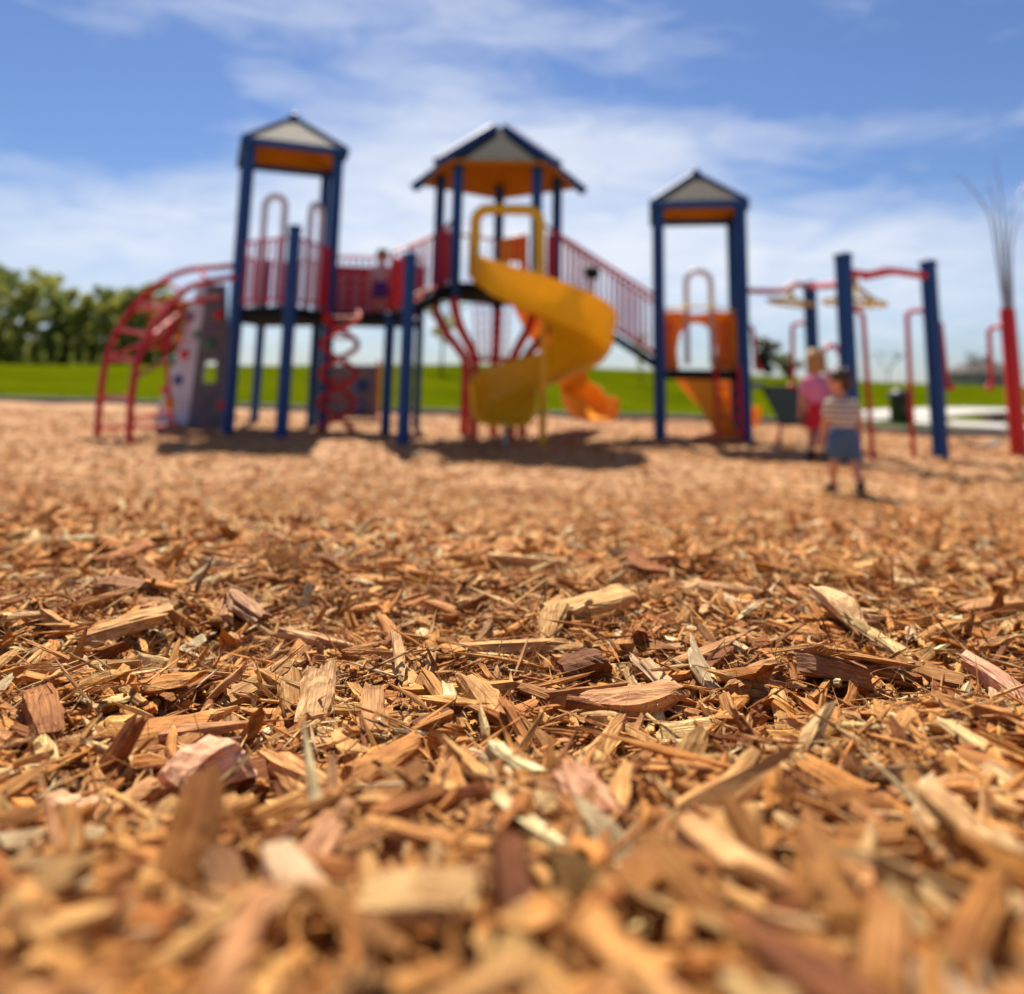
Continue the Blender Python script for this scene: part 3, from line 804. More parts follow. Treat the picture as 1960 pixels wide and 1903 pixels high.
# --- bridge deck to the middle
Q = g(737, 834); SP = g(771, 851); QB = Vector((Q.x + .25, Q.y + 1.9, 0))
post(Q, ZA, .085); post(SP, at(785, 482, SP.y).z, .092); post(QB, ZA + 1.0, .07)
MB().prism([AFR + Vector((.09, 0, 0)), Q, QB, ABR + Vector((.09, 0, 0))], ZA - .14, ZA - .003).build('bridge_deck', 'deck', PS, bevel=.01)
o = rail(ABR + zA, QB + zA, 1.12); o['label'] = 'red bridge railing with open bars at its top'
a, b = ABR + zA + Vector((.12, -.12, 0)), QB + zA + Vector((-.28, -.08, 0))
pan = MB().slab([a + Vector((0, 0, .06)), b + Vector((0, 0, .06)), b + Vector((0, 0, .93)), a + Vector((0, 0, .93))], .03).build('bridge_panel', 'darkred', PS)
dm = MB(); nn_ = (b - a).cross(Vector((0, 0, 1))).normalized(); nn_ = nn_ if nn_.y < 0 else -nn_
for i in range(4):
    for j in range(4):
        p = a.lerp(b, .22 + .16 * i) + Vector((0, 0, .2 + .17 * j)) + nn_ * .02; rr_ = .05
        pts = [p + (b - a).normalized() * rr_ * math.cos(k * math.pi / 5) + Vector((0, 0, rr_ * math.sin(k * math.pi / 5))) for k in range(10)]
        dm.tube(pts, .009, 6, closed=True)
nb = len(pan.data.polygons); V0 = [v.co + ORG[PS.name] for v in pan.data.vertices]; F0 = [tuple(p.vertices) for p in pan.data.polygons]
bpy.data.objects.remove(pan); pm_ = MB().add(V0, F0); pm_.add(dm.v, dm.f); pan = pm_.build('bridge_panel', 'darkred', PS); pan.data.materials.append(M['pipe'])
for p in pan.data.polygons[nb:]: p.material_index = 1
q0 = Q.lerp(QB, .25)
MB().slab([q0 + zA + Vector((0, 0, .05)), QB + zA + Vector((-.05, -.1, .05)), QB + zA + Vector((-.05, -.1, 1.0)), q0 + zA + Vector((0, 0, 1.0))], .04).build('side_board', 'darkred', PS)
rail(Q + zA, SP + zA * .93, .78)

# --- coil climber under the bridge
cc = g(646, 835); cc.y = AFR.y - .25; cc.x = at(648, 715, cc.y).x
hel = []
for s_ in (0, math.pi):
    pts = [Vector((cc.x + .27 * math.cos(s_ + t * math.pi / .45), cc.y + .18 * math.sin(s_ + t * math.pi / .45), t)) for t in np.linspace(.0, ZA, 60)]
    hel.append(pts)
cl_ = MB().tube(hel[0], .045, 10).build('coil_climber', 'red', PS); MB().tube(hel[1], .045, 10).build('coil', 'red', cl_)
for k in range(6, 58, 10): MB().tube([hel[0][k], hel[1][k]], .02, 8).build('rung', 'red', cl_)

# --- grey game board on the ground behind the bridge
GY = g(700, 805).y; ga, gb_ = at(622, 803, GY), at(720, 803, GY); ga.z = gb_.z = .05
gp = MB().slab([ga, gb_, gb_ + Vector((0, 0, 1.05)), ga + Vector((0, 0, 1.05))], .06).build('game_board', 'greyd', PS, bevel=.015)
for (px, py, r_) in ((688, 738, .13), (700, 738, .10), (685, 778, .14)):
    p = at(px, py, GY - .04); MB().tube([p, p + Vector((0, -.05, 0))], r_, 14).build('game_disc', 'holdb', gp)
for p in (ga, gb_): MB().tube([Vector((p.x, GY, -.05)), Vector((p.x, GY, 1.2))], .035, 10).build('board_post', 'red', gp)

# --- middle tower: five posts, five bent red legs
CC = Vector((at(946, 700, 12.75).x, 12.75, 0)); ZC = at(900, 541, 11.9).z; PR = 1.05
TZ = at(958, 252, 12.75).z
EZ = TZ + (at(787, 361, 13.2).z - TZ) * (PR - .17) / 1.33 - .08
pv = [Vector((math.cos(R(a)), math.sin(R(a)), 0)) for a in (90, 162, 234, 306, 18)]     # back, left, front left, front right, right
for v in pv:
    mb = MB(); b = CC + v * PR; mb.lathe(b, [(.088, ZC - .25), (.088, EZ - .04), (.06, EZ - .02)], 16); mb.build('post', 'blue', PS)
    prof = curve([CC + v * PR + Vector((0, 0, ZC - .2)), CC + v * 1.04 + Vector((0, 0, 1.97)), CC + v * .90 + Vector((0, 0, 1.68)), CC + v * .60 + Vector((0, 0, 1.33)), CC + v * .50 + Vector((0, 0, 1.12)), CC + v * .49 + Vector((0, 0, .5)), CC + v * .49 + Vector((0, 0, -.1))], 6)
    MB().tube(prof, .072, 12).build('bent_leg', 'red', PS)
MB().prism([CC + v * (PR + .06) for v in pv], ZC - .16, ZC).build('deck', 'deck', PS, bevel=.01)
rg = MB(); rg.tube([CC + Vector((math.cos(t) * .52, math.sin(t) * .52, 1.2)) for t in np.linspace(0, 2 * math.pi, 24, endpoint=False)], .035, 8, closed=True)
rg.build('leg_ring', 'red', PS)
netb = MB()
for k in range(6): netb.tube([at(905 + k * 14, 570, 14.0), at(912 + k * 11, 690, 13.9)], .016, 6)
for k in range(7): netb.tube([at(905, 585 + k * 17, 14.0), at(978, 585 + k * 17, 14.0)], .016, 6)
netb.build('cargo_net', 'red', PS)
EE = at(787, 361, CC.y + .31 * 1.48).z               # height of the hip ends
RIM = lambda r_: TZ + (EE - TZ) * (r_ - .17) / (1.5 - .17)
ct = [CC + Vector((0, 0, TZ)) + v * .17 for v in pv]; ev = [CC + Vector((0, 0, RIM(1.36))) + v * 1.36 for v in pv]
rm = MB()
for i in range(5): rm.slab([ev[i], ev[(i + 1) % 5], ct[(i + 1) % 5], ct[i]], .02)
rm.prism([(p.x, p.y) for p in ct], TZ + .005, TZ + .025); rf = rm.build('roof', 'roof_shade', PS)
cm = MB()
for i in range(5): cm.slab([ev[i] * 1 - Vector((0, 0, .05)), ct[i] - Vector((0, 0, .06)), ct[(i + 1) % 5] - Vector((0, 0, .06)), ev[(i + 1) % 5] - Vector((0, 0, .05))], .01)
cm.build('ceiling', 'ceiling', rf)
for i, v in enumerate(pv):
    hb = MB(); hb.beam(ct[i] + Vector((0, 0, .03)), CC + v * 1.56 + Vector((0, 0, EE + .01)), .13, .12)
    hb.build('hip_beam', 'blue', rf)
    MB().beam(ev[i] - Vector((0, 0, .03)), ev[(i + 1) % 5] - Vector((0, 0, .03)), .03, .05).build('eave_beam', 'ceiling', rf)
CB, CL, CFL, CFR, CR = [CC + v * PR for v in pv]; zC = Vector((0, 0, ZC))
rail(CL + zC, CFL + zC, 1.0, gap=.16); rail(CL + zC, CB + zC, 1.0, gap=.2); rail(CB + zC, CB.lerp(CR, .5) + zC, 1.0)
# sloping deck from the bridge up to the middle tower
sl = MB().slab([SP + Vector((0, .05, ZA - .14)), CFL + Vector((0, 0, ZC - .08)), CL + Vector((0, 0, ZC - .08)), Q + Vector((0, 0, ZA - .08))], .13).build('ramp', 'deck', PS, bevel=.01)
rail(SP + Vector((0, 0, ZA - .12)), CFL.lerp(CL, .65) + zC, .93, gap=.24); rail(Q + zA, CL + zC, .95, gap=.3)
for p in (CL, CR):
    s_ = Vector((.09, -.05, 0)) if p is CL else Vector((-.10, -.05, 0))
    MB().slab([p + s_ + Vector((-.07, 0, ZC + .02)), p + s_ + Vector((.07, 0, ZC + .02)), p + s_ + Vector((.07, 0, ZC + .98)), p + s_ + Vector((-.07, 0, ZC + .98))], .04).build('side_board', 'darkred', PS)


# --- slides
def chute(path, outward, prof, mb, up=Vector((0, 0, 1))):
    n = len(prof); vs = []
    for p, o_ in zip(path, outward):
        for s_, h in prof: vs.append(Vector(p) + Vector(o_) * s_ + up * h)
    m = len(path); fs = [(i * n + k, i * n + (k + 1) % n, (i + 1) * n + (k + 1) % n, (i + 1) * n + k) for i in range(m - 1) for k in range(n)]
    fs += [tuple(range(n - 1, -1, -1)), tuple((m - 1) * n + k for k in range(n))]
    return mb.add(vs, fs)


AX = Vector((at(1041, 640, 10.9).x, 10.9, 0)); RC = .50
U = [(.47, .50), (.44, .46), (.41, .16), (.34, .05), (.2, .0), (-.2, .0), (-.30, .05), (-.36, .14), (-.38, .32), (-.41, .34), (-.415, .30), (-.395, .10), (-.32, .0), (-.22, -.04), (.22, -.04), (.37, .0), (.45, .12), (.48, .44), (.51, .46), (.51, .50)]
U = [(-a_, b_) if False else (a_, b_) for a_, b_ in U]
path, outw = [], []
for k in range(6):
    t = k / 6; path.append(Vector((AX.x - RC, 11.78 - (11.78 - 10.9) * t, ZC - .02 - .12 * t))); outw.append(Vector((-1, 0, 0)))
for k in range(49):
    t = k / 48; a = math.pi + t * 2 * math.pi; z = ZC - .14 - ((ZC - .51) * (t ** .93))
    path.append(AX + Vector((math.cos(a) * RC, math.sin(a) * RC, z))); outw.append(Vector((math.cos(a), math.sin(a), 0)))
for k in range(1, 5):
    path.append(Vector((AX.x - RC, 10.9 - .11 * k, .37 - .012 * k))); outw.append(Vector((-1, 0, 0)))
ss = chute(path, outw, U, MB()).build('spiral_slide', 'yellow', PS); ss['label'] = 'yellow spiral slide curling down in front of the middle tower'
MB().tube([AX + Vector((0, 0, -.1)), AX + Vector((0, 0, 1.95))], .05, 12).build('slide_column', 'yellow', ss)
MB().tube([Vector((AX.x - RC, 10.75, -.1)), Vector((AX.x - RC, 10.75, .36))], .04, 10).build('slide_foot', 'steel', ss)
hx0, hx1, hz0, hz1 = at(908, 500, 11.75).x, at(1032, 500, 11.75).x, ZC - .02, at(960, 401, 11.75).z
rp = []
rc_ = .2
for (cx, cz, a0) in ((hx0 + rc_, hz1 - rc_, 90), (hx0 + rc_, hz0 + rc_, 180), (hx1 - rc_, hz0 + rc_, 270), (hx1 - rc_, hz1 - rc_, 0)):
    for k in range(7):
        a = R(a0 + 15 * k); rp.append(Vector((cx + rc_ * math.cos(a), 11.75, cz + rc_ * math.sin(a))))
MB().tube(rp, .085, 12, closed=True).build('entry_frame', 'yellow', ss)
fl_ = MB()   # flared skirts between the frame and the chute
fl_.slab([(hx1 - .02, 11.76, ZC), (hx1 + .1, 11.76, ZC), (hx1 + .08, 11.76, hz1 - .2), (hx1 - .02, 11.76, hz1 - .2)], .16)
fl_.slab([(hx0 + .05, 11.74, ZC - .08), (hx1, 11.74, ZC - .08), (hx1, 11.74, ZC + .12), (hx0 + .05, 11.74, ZC + .12)], .1)
fl_.build('entry_skirt', 'yellow', ss, bevel=.03)

U2 = [(.33, .32), (.30, .28), (.28, .10), (.20, .0), (-.20, .0), (-.28, .10), (-.30, .28), (-.33, .32), (-.36, .31), (-.33, .08), (-.23, -.04), (.23, -.04), (.33, .08), (.36, .31)]
sp2 = curve([Vector((.10, 13.5, ZC)), Vector((.28, 13.6, ZC - .1)), at(1048, 655, 14.1), at(1085, 720, 14.4), at(1104, 765, 14.5), at(1122, 793, 14.3), at(1152, 803, 14.0)], 5)
o2 = []
for i in range(len(sp2)):
    d = sp2[min(i + 1, len(sp2) - 1)] - sp2[max(0, i - 1)]; d.z = 0; d.normalize(); o2.append(Vector((d.y, -d.x, 0)))
s2 = chute(sp2, o2, [(a_ * 1.3, b_ * 1.15) for a_, b_ in U2], MB()).build('straight_slide', 'orange', PS); s2['label'] = 'orange slide running down behind the yellow spiral slide'
hp = [at(955, 520, 13.75), at(955, 462, 13.75), at(975, 455, 13.75), at(1008, 448, 13.75), at(1012, 520, 13.75), at(1000, 520, 13.75), at(996, 500, 13.75), at(972, 500, 13.75), at(968, 520, 13.75)]
MB().slab(hp, .25).build('slide_hood', 'orange', s2, bevel=.03)

# --- right tower
GFL, GFR, GBR, GBL = grid_tower(g(1264, 843), R(-10), 1.29); ZG = at(1340, 707, 11.9).z
GE = at(1235, 386, GFL.y - .1).z; GC = (GFL + GBR) / 2
for p in (GFL, GFR, GBR, GBL): post(p, GE - .03, .095)
pyramid_roof([GFL, GFR, GBR, GBL], GE, at(1335, 326, GC.y).z - .06, 1.16, PS, 'roofd')
MB().prism([GFL, GFR, GBR, GBL], ZG - .15, ZG).build('deck', 'deck', PS, bevel=.01)
gu = (GFR - GFL).normalized(); gv = (GBL - GFL).normalized()
# slide hood at the back: board with an arched opening, deep sides and a domed top
hc = GBL.lerp(GBR, .5) - gv * .05; mb = MB()
arch = [(-.30, 0), (-.33, .35), (-.27, .62), (-.14, .76), (0, .80), (.14, .76), (.27, .62), (.33, .35), (.30, 0)]
outr = [(-.60, 0), (-.60, .45), (-.60, .98), (-.34, 1.00), (0, .94), (.34, 1.00), (.60, .98), (.60, .45), (.60, 0)]
for i in range(8):
    q = [outr[i], outr[i + 1], arch[i + 1], arch[i]]; mb.slab([hc + gu * x + Vector((0, 0, ZG + .02 + z)) for x, z in q], .05)
hood = mb.build('slide_hood', 'orange', PS)
dm = MB(); vs = []
for j in range(5):
    for i in range(13):
        a = math.pi * i / 12; t = j / 4
        vs.append(hc - gv * (.55 * t) + gu * (-.60 * math.cos(a)) + Vector((0, 0, ZG + 1.0 + .10 * math.sin(a) * (1 - .25 * t * t) - .05 * t)))
dm.add(vs, [(j * 13 + i, j * 13 + i + 1, (j + 1) * 13 + i + 1, (j + 1) * 13 + i) for j in range(4) for i in range(12)])
od = dm.build('hood_top', 'yellow', hood); sm_ = od.modifiers.new('t', 'SOLIDIFY'); sm_.thickness = .02
for s_ in (-1, 1):
    MB().slab([hc + gu * .60 * s_ + Vector((0, 0, ZG + .02)), hc + gu * .60 * s_ - gv * .5 + Vector((0, 0, ZG + .02)), hc + gu * .60 * s_ - gv * .5 + Vector((0, 0, ZG + .85)), hc + gu * .60 * s_ + Vector((0, 0, ZG + .98))], .04).build('hood_side', 'orange', hood)
    rb = MB()
    for k in range(3): x = s_ * (.40 + .06 * k); rb.tube([hc - gv * .03 + gu * x + Vector((0, 0, ZG + .05)), hc - gv * .03 + gu * x + Vector((0, 0, ZG + .85))], .012, 6)
    rb.build('hood_rib', 'darkred', hood)
for pp, qq in ((GFL, GBL), (GFR, GBR)):
    MB().slab([pp.lerp(qq, .55) + Vector((0, 0, ZG)), pp.lerp(qq, .95) + Vector((0, 0, ZG)), pp.lerp(qq, .95) + Vector((0, 0, ZG + .85)), pp.lerp(qq, .55) + Vector((0, 0, ZG + .85))], .03).build('side_board', 'darkred', PS)
grab_arch(at(1338, 600, 13.5), (1, -.1, 0), .42, ZG + .1, at(1338, 519, 13.5).z, .05)
MB().tube([GBL.lerp(GBR, .72) + Vector((0, .05, ZG)), GBL.lerp(GBR, .72) + Vector((0, .05, ZG + .8))], .03, 8).build('hood_pole', 'pipe', PS)
s3p = curve([GBL.lerp(GBR, .45) + Vector((0, 0, ZG - .02)), GBL.lerp(GBR, .5) + gv * .3 + Vector((0, 0, ZG - .2)), GBL.lerp(GBR, .75) + gv * .9 + Vector((0, 0, .5)), GBL.lerp(GBR, 1.0) + gv * 1.25 + Vector((0, 0, .2)), GBL.lerp(GBR, 1.25) + gv * 1.45 + Vector((0, 0, .17))], 5)
o3 = []
for i in range(len(s3p)):
    d = s3p[min(i + 1, len(s3p) - 1)] - s3p[max(0, i - 1)]; d.z = 0; d.normalize(); o3.append(Vector((d.y, -d.x, 0)))
s3 = chute(s3p, o3, [(a_ * 1.25, b_) for a_, b_ in U2], MB()).build('straight_slide', 'orange', PS); s3['label'] = 'orange slide showing under the deck of the right tower'
ld = MB(); l0, l1 = GFL.lerp(GFR, .66), GFL.lerp(GFR, .93)
for p in (l0, l1): ld.tube([p - gv * .25 + Vector((0, 0, -.05)), p - gv * .05 + Vector((0, 0, ZG)), p - gv * .02 + Vector((0, 0, ZG + .1))], .028, 8)
lo = ld.build('step_ladder', 'red', PS)
for k in range(4): z = .18 + .22 * k; MB().beam(l0 - gv * (.24 - .04 * k) + Vector((0, 0, z)), l1 - gv * (.24 - .04 * k) + Vector((0, 0, z)), .14, .03).build('step', 'red', lo)
MB().slab([GFL.lerp(GFR, .3) + Vector((0, .05, ZG - .16)), GFL.lerp(GFR, .66) + Vector((0, .05, ZG - .16)), GFL.lerp(GFR, .95) + Vector((0, .1, .08)), GFL.lerp(GFR, .68) + Vector((0, .1, .08))], .03).build('climb_board', 'orange', PS)

# --- stair ramp from the middle tower down to the right tower
ra, rb_ = CFR.lerp(CR, .35) + zC, GFL + Vector((0, .02, ZG + .12)); rc2, rd = CR + gv * .5 + zC, GBL + Vector((0, 0, ZG + .12))
MB().slab([ra - Vector((0, 0, .08)), rb_ - Vector((0, 0, .08)), rd - Vector((0, 0, .08)), rc2 - Vector((0, 0, .08))], .13).build('stair_ramp', 'deck', PS, bevel=.01)
rail(ra, rb_, 1.0, gap=.10); rail(rc2, rd, 1.0, gap=.10)
hn = MB(); hpos = at(1132, 527, 11.7)
hn.lathe(Vector((0, 0, 0)), [(.03, -.14), (.04, -.05), (.09, .06), (.12, .08), (.10, .09), (.03, .0)], 14)
hn.v = [tuple(Matrix.Rotation(R(70), 3, 'X') @ Vector(v) + hpos) for v in hn.v]
th = hn.build('talk_tube', 'black', PS); MB().tube(curve([hpos + Vector((0, .08, 0)), hpos + Vector((.03, .12, -.15)), hpos + Vector((0, .12, -.5)), hpos + Vector((-.04, .15, -.75))], 5), .03, 8).build('tube_stem', 'pipe', th)

# --- overhead track on the right
P3 = g(1801, 877); P2 = Vector((at(1631, 850, 9.6).x, 9.6, 0)); P1 = Vector((at(1562, 845, 12.1).x, 12.1, 0))
post(P1, at(1554, 538, P1.y).z, .098); post(P2, at(1622, 483, P2.y).z, .102); post(P3, at(1777, 497, P3.y).z, .102)
zz = lambda p, z: Vector((p.x, p.y, z))
h0_, h1_, h2_, h3_, h4_ = at(1430, 557, GFR.y).z, at(1556, 549, P1.y).z, at(1622, 545, P2.y).z, at(1634, 520, P2.y).z, at(1778, 529, P3.y).z
bm1 = MB().tube(curve([zz(GFR, h0_), zz(GFR.lerp(P1, .55), h0_), zz(GFR.lerp(P1, .8), h1_ + .03), zz(P1, h1_)], 5), .045, 10).build('overhead_beam', 'red', PS)
bm2 = MB().tube([zz(P1, h1_), zz(P1.lerp(P2, .5), (h1_ + h2_) / 2), zz(P2, h2_)], .045, 10).build('overhead_beam', 'red', PS)
bm3 = MB().tube(curve([zz(P2, h3_), zz(P2.lerp(P3, .3), h3_), zz(P2.lerp(P3, .5), h4_), zz(P3, h4_)], 4), .048, 10).build('overhead_beam', 'red', PS)
MB().beam(zz(P2.lerp(P3, .22), h3_ - .03), zz(P2.lerp(P3, .52), h4_), .07, .10).build('beam_bracket', 'red', bm3)


def wheel(c, r, hub, tilt, lab):
    c = Vector(c); Rm = Matrix.Rotation(tilt, 3, 'Y'); ringp = lambda rr_, n=28: [c + Rm @ Vector((rr_ * math.cos(t), rr_ * math.sin(t), 0)) for t in np.linspace(0, 2 * math.pi, n, endpoint=False)]
    o = MB().tube(ringp(r), .022, 8, closed=True).build('hand_wheel', 'ringy', PS); o['label'] = lab
    MB().tube(ringp(r * .6, 20), .015, 8, closed=True).build('inner_ring', 'ringy', o)
    top = c + Rm @ Vector((0, 0, hub)); sp = MB()
    for k in range(10):
        t = 2 * math.pi * k / 10; sp.tube([top, c + Rm @ Vector((r * .6 * math.cos(t), r * .6 * math.sin(t), hub * .25)), c + Rm @ Vector((r * math.cos(t), r * math.sin(t), 0))], .013, 6)
    sp.build('spokes', 'ringy', o); MB().tube([top, top + Vector((0, 0, .12))], .04, 10).build('wheel_hub', 'ringy', o)


wheel(at(1512, 580, 12.0), .33, .12, R(8), 'pale yellow hand wheel hanging flat beside the right tower')
wheel(at(1635, 580, 9.9), .37, .26, R(4), 'pale yellow hand wheel shaped like a shade under the taller beam')


def hook(p, dx, z, dn, yoff=0.0, drop=None, m='red', parent=None):
    p = Vector((p.x, p.y, z)); e = p + Vector((dx, yoff, 0)); r_ = .08 * (1 if dx > 0 else -1)
    pts = [p, e - Vector((r_, 0, 0))] + [e + Vector((-r_ + r_ * math.sin(a), 0, -.08 + .08 * math.cos(a))) for a in np.linspace(.2, 1.37, 5)] + [e + Vector((0, 0, -.1)), Vector((e.x + .03 * (1 if dx > 0 else -1), e.y, dn))]
    return MB().tube(pts, .032, 10).build('hand_pole', m, parent or PS)


hook(P2, .30, at(1650, 592, P2.y).z, -.1, .2); hook(P3, -.25, at(1760, 594, P3.y).z, -.1, .15)
for (p, dx, z, dn) in ((P3, .20, at(1800, 612, P3.y).z, at(1815, 742, P3.y).z), (P1, -.24, at(1535, 618, P1.y).z, at(1528, 740, P1.y).z), (GFR, .20, at(1436, 624, GFR.y).z, at(1445, 705, GFR.y).z)):
    o = hook(p, dx, z, dn, .15); e = ORG['play_structure']; v = o.data.vertices[len(o.data.vertices) - 1].co + e
    MB().ball(v, .06, .06, .05, 10).build('grip', 'red', o)
rp2 = at(1592, 690, 10.6)
MB().tube([rp2 + Vector((.13 * math.cos(t), 0, .2 * math.sin(t))) for t in np.linspace(0, 2 * math.pi, 24, endpoint=False)], .035, 8, closed=True).build('hand_ring', 'red', PS)
MB().tube([rp2 + Vector((.05, 0, -.2)), rp2 + Vector((.05, 0, -rp2.z - .05))], .025, 8).build('ring_stem', 'red', PS)
# dark sloping board with low shelf
k0, k1, k2, k3 = at(1457, 741, 13.2), at(1552, 741, 13.0), at(1552, 813, 12.4), at(1494, 813, 12.5)
sb = MB().slab([k0, k1, k2, k3], .06).build('sloping_board', 'deck', PS, bevel=.01)
MB().beam(zz(GFR, at(1425, 738, GFR.y).z), k0 + Vector((0, .04, .03)), .10, .08).build('shelf', 'blue', PS)
for p in (k3, k2): MB().tube([p, Vector((p.x, p.y + .1, -.08))], .03, 8).build('board_foot', 'red', sb)

# ------------------------------------------------------------------ red post with steel reeds, swing seat, bin, planter
RP = g(1951, 873); RZ = at(1927, 590, RP.y).z
t = thing('reed_post', 'thick red post with bare steel reeds fanning out of its top', 'play post', RP)
mb = MB(); mb.lathe(RP, [(.105, -.1), (.105, .2), (.10, RZ - .05), (.085, RZ)], 18); mb.build('post', 'red', t)
y9 = RP.y
for pts in ([(1922, 592), (1906, 480), (1893, 410), (1850, 350), (1825, 335)], [(1926, 592), (1913, 470), (1905, 400), (1890, 345)], [(1930, 592), (1922, 470), (1918, 390), (1904, 300)], [(1934, 592), (1927, 470), (1938, 400), (1965, 345)], [(1938, 592), (1936, 480), (1950, 420), (1990, 370)]):
    dy = rnd.uniform(-.05, .05); p3 = curve([at(a, b, y9 + dy * i) for i, (a, b) in enumerate(pts)], 6); n = len(p3)
    MB().tube(p3, [.019 - .014 * i / n for i in range(n)], 8).build('reed', 'steel', t)
o = hook(Vector((RP.x - .08, RP.y, 0)), -.14, at(1900, 625, y9).z, at(1896, 742, y9).z, .1, parent=None)
bpy.data.objects[o.name].parent = t; off = ORG['play_structure'] - ORG[t.name]
for v in o.data.vertices: v.co += off
ORG[o.name] = ORG[t.name]
gp_ = o.data.vertices[len(o.data.vertices) - 1].co + ORG[t.name]; MB().ball(gp_, .055, .055, .05, 10).build('grip', 'red', o)

s0, s1 = at(1846, 848, RP.y + .2), at(1910, 846, RP.y + .2)
t = thing('swing_seat', 'low grey belt seat hanging between the blue post and the red post', 'swing seat', ((s0 + s1) / 2))
mid = (s0 + s1) / 2 - Vector((0, 0, .05)); sc_ = curve([s0, (s0 + mid) / 2 - Vector((0, 0, .02)), mid, (s1 + mid) / 2 - Vector((0, 0, .02)), s1], 4); q = MB()
for i in range(len(sc_) - 1): q.beam(sc_[i], sc_[i + 1] + (sc_[i + 1] - sc_[i]) * .05, .16, .03)
q.build('belt', 'black', t)
for a, b in ((s0, Vector((P3.x + .05, P3.y, at(1806, 770, P3.y).z))), (s1, Vector((RP.x - .09, RP.y, at(1930, 790, RP.y).z)))):
    c2 = a.lerp(b, .5) - Vector((0, 0, .1)); MB().tube(curve([a, c2, b], 8), .008, 6).build('chain', 'steel', t)

BN = g(1726, 817)
t = thing('litter_bin', 'dark green round litter bin with a domed lid beside the path', 'litter bin', BN)
mb = MB(); mb.lathe(BN, [(.21, 0), (.23, .04), (.23, .56), (.24, .58), (.24, .61)], 20); mb.build('body', 'bin', t)
mb = MB(); mb.lathe(BN + Vector((0, 0, .615)), [(.255, 0), (.255, .05), (.23, .13), (.14, .20), (.05, .22)], 20); ll = mb.build('lid', 'black', t)
MB().box(BN + Vector((0, -.23, .70)), .2, .05, .08).build('flap', 'black', ll, bevel=.01)
MB().box(BN + Vector((0, -.23, .40)), .12, .02, .12).build('bin_plate', 'timber', t, bevel=.004)

PL = g(1912, 815)
t = thing('planter_box', 'low brown timber box standing beside the path near the red post', 'planter', PL)
mb = MB(); lw, lh = .62, .30
for (dx, dy, sx, sy) in ((0, -.2, lw, .05), (0, .2, lw, .05), (-lw / 2 + .025, 0, .05, .35), (lw / 2 - .025, 0, .05, .35)):
    for k in range(3): mb.box(PL + Vector((dx, dy, .05 + .1 * k)), sx, sy, .09)
mb.build('boards', 'timber', t, bevel=.006)
MB().box(PL + Vector((0, 0, .22)), lw - .1, .35, .1).build('soil', 'bark', t)


# ------------------------------------------------------------------ children
def remeshed(name, mb, m, parent, voxel, smooth_it=4):
    o = mb.build(name, m, parent, smooth=True, ang=180)
    r = o.modifiers.new('r', 'REMESH'); r.mode = 'VOXEL'; r.voxel_size = voxel; r.use_smooth_shade = True
    s_ = o.modifiers.new('s', 'SMOOTH'); s_.iterations = smooth_it; s_.factor = .5
    dg = bpy.context.evaluated_depsgraph_get(); me = bpy.data.meshes.new_from_object(o.evaluated_get(dg)); o.modifiers.clear(); old = o.data; o.data = me; me.name = name
    bpy.data.meshes.remove(old); me.polygons.foreach_set('use_smooth', [True] * len(me.polygons))
    if not len(me.materials): me.materials.append(M[m])
    return o


def limb(mb, pts, rs, n=12):
    P = [Vector(p) for p in pts]; mb.tube(P, list(rs), n)
    for p, r in zip(P, rs): mb.ball(p, r * .99, n=10)


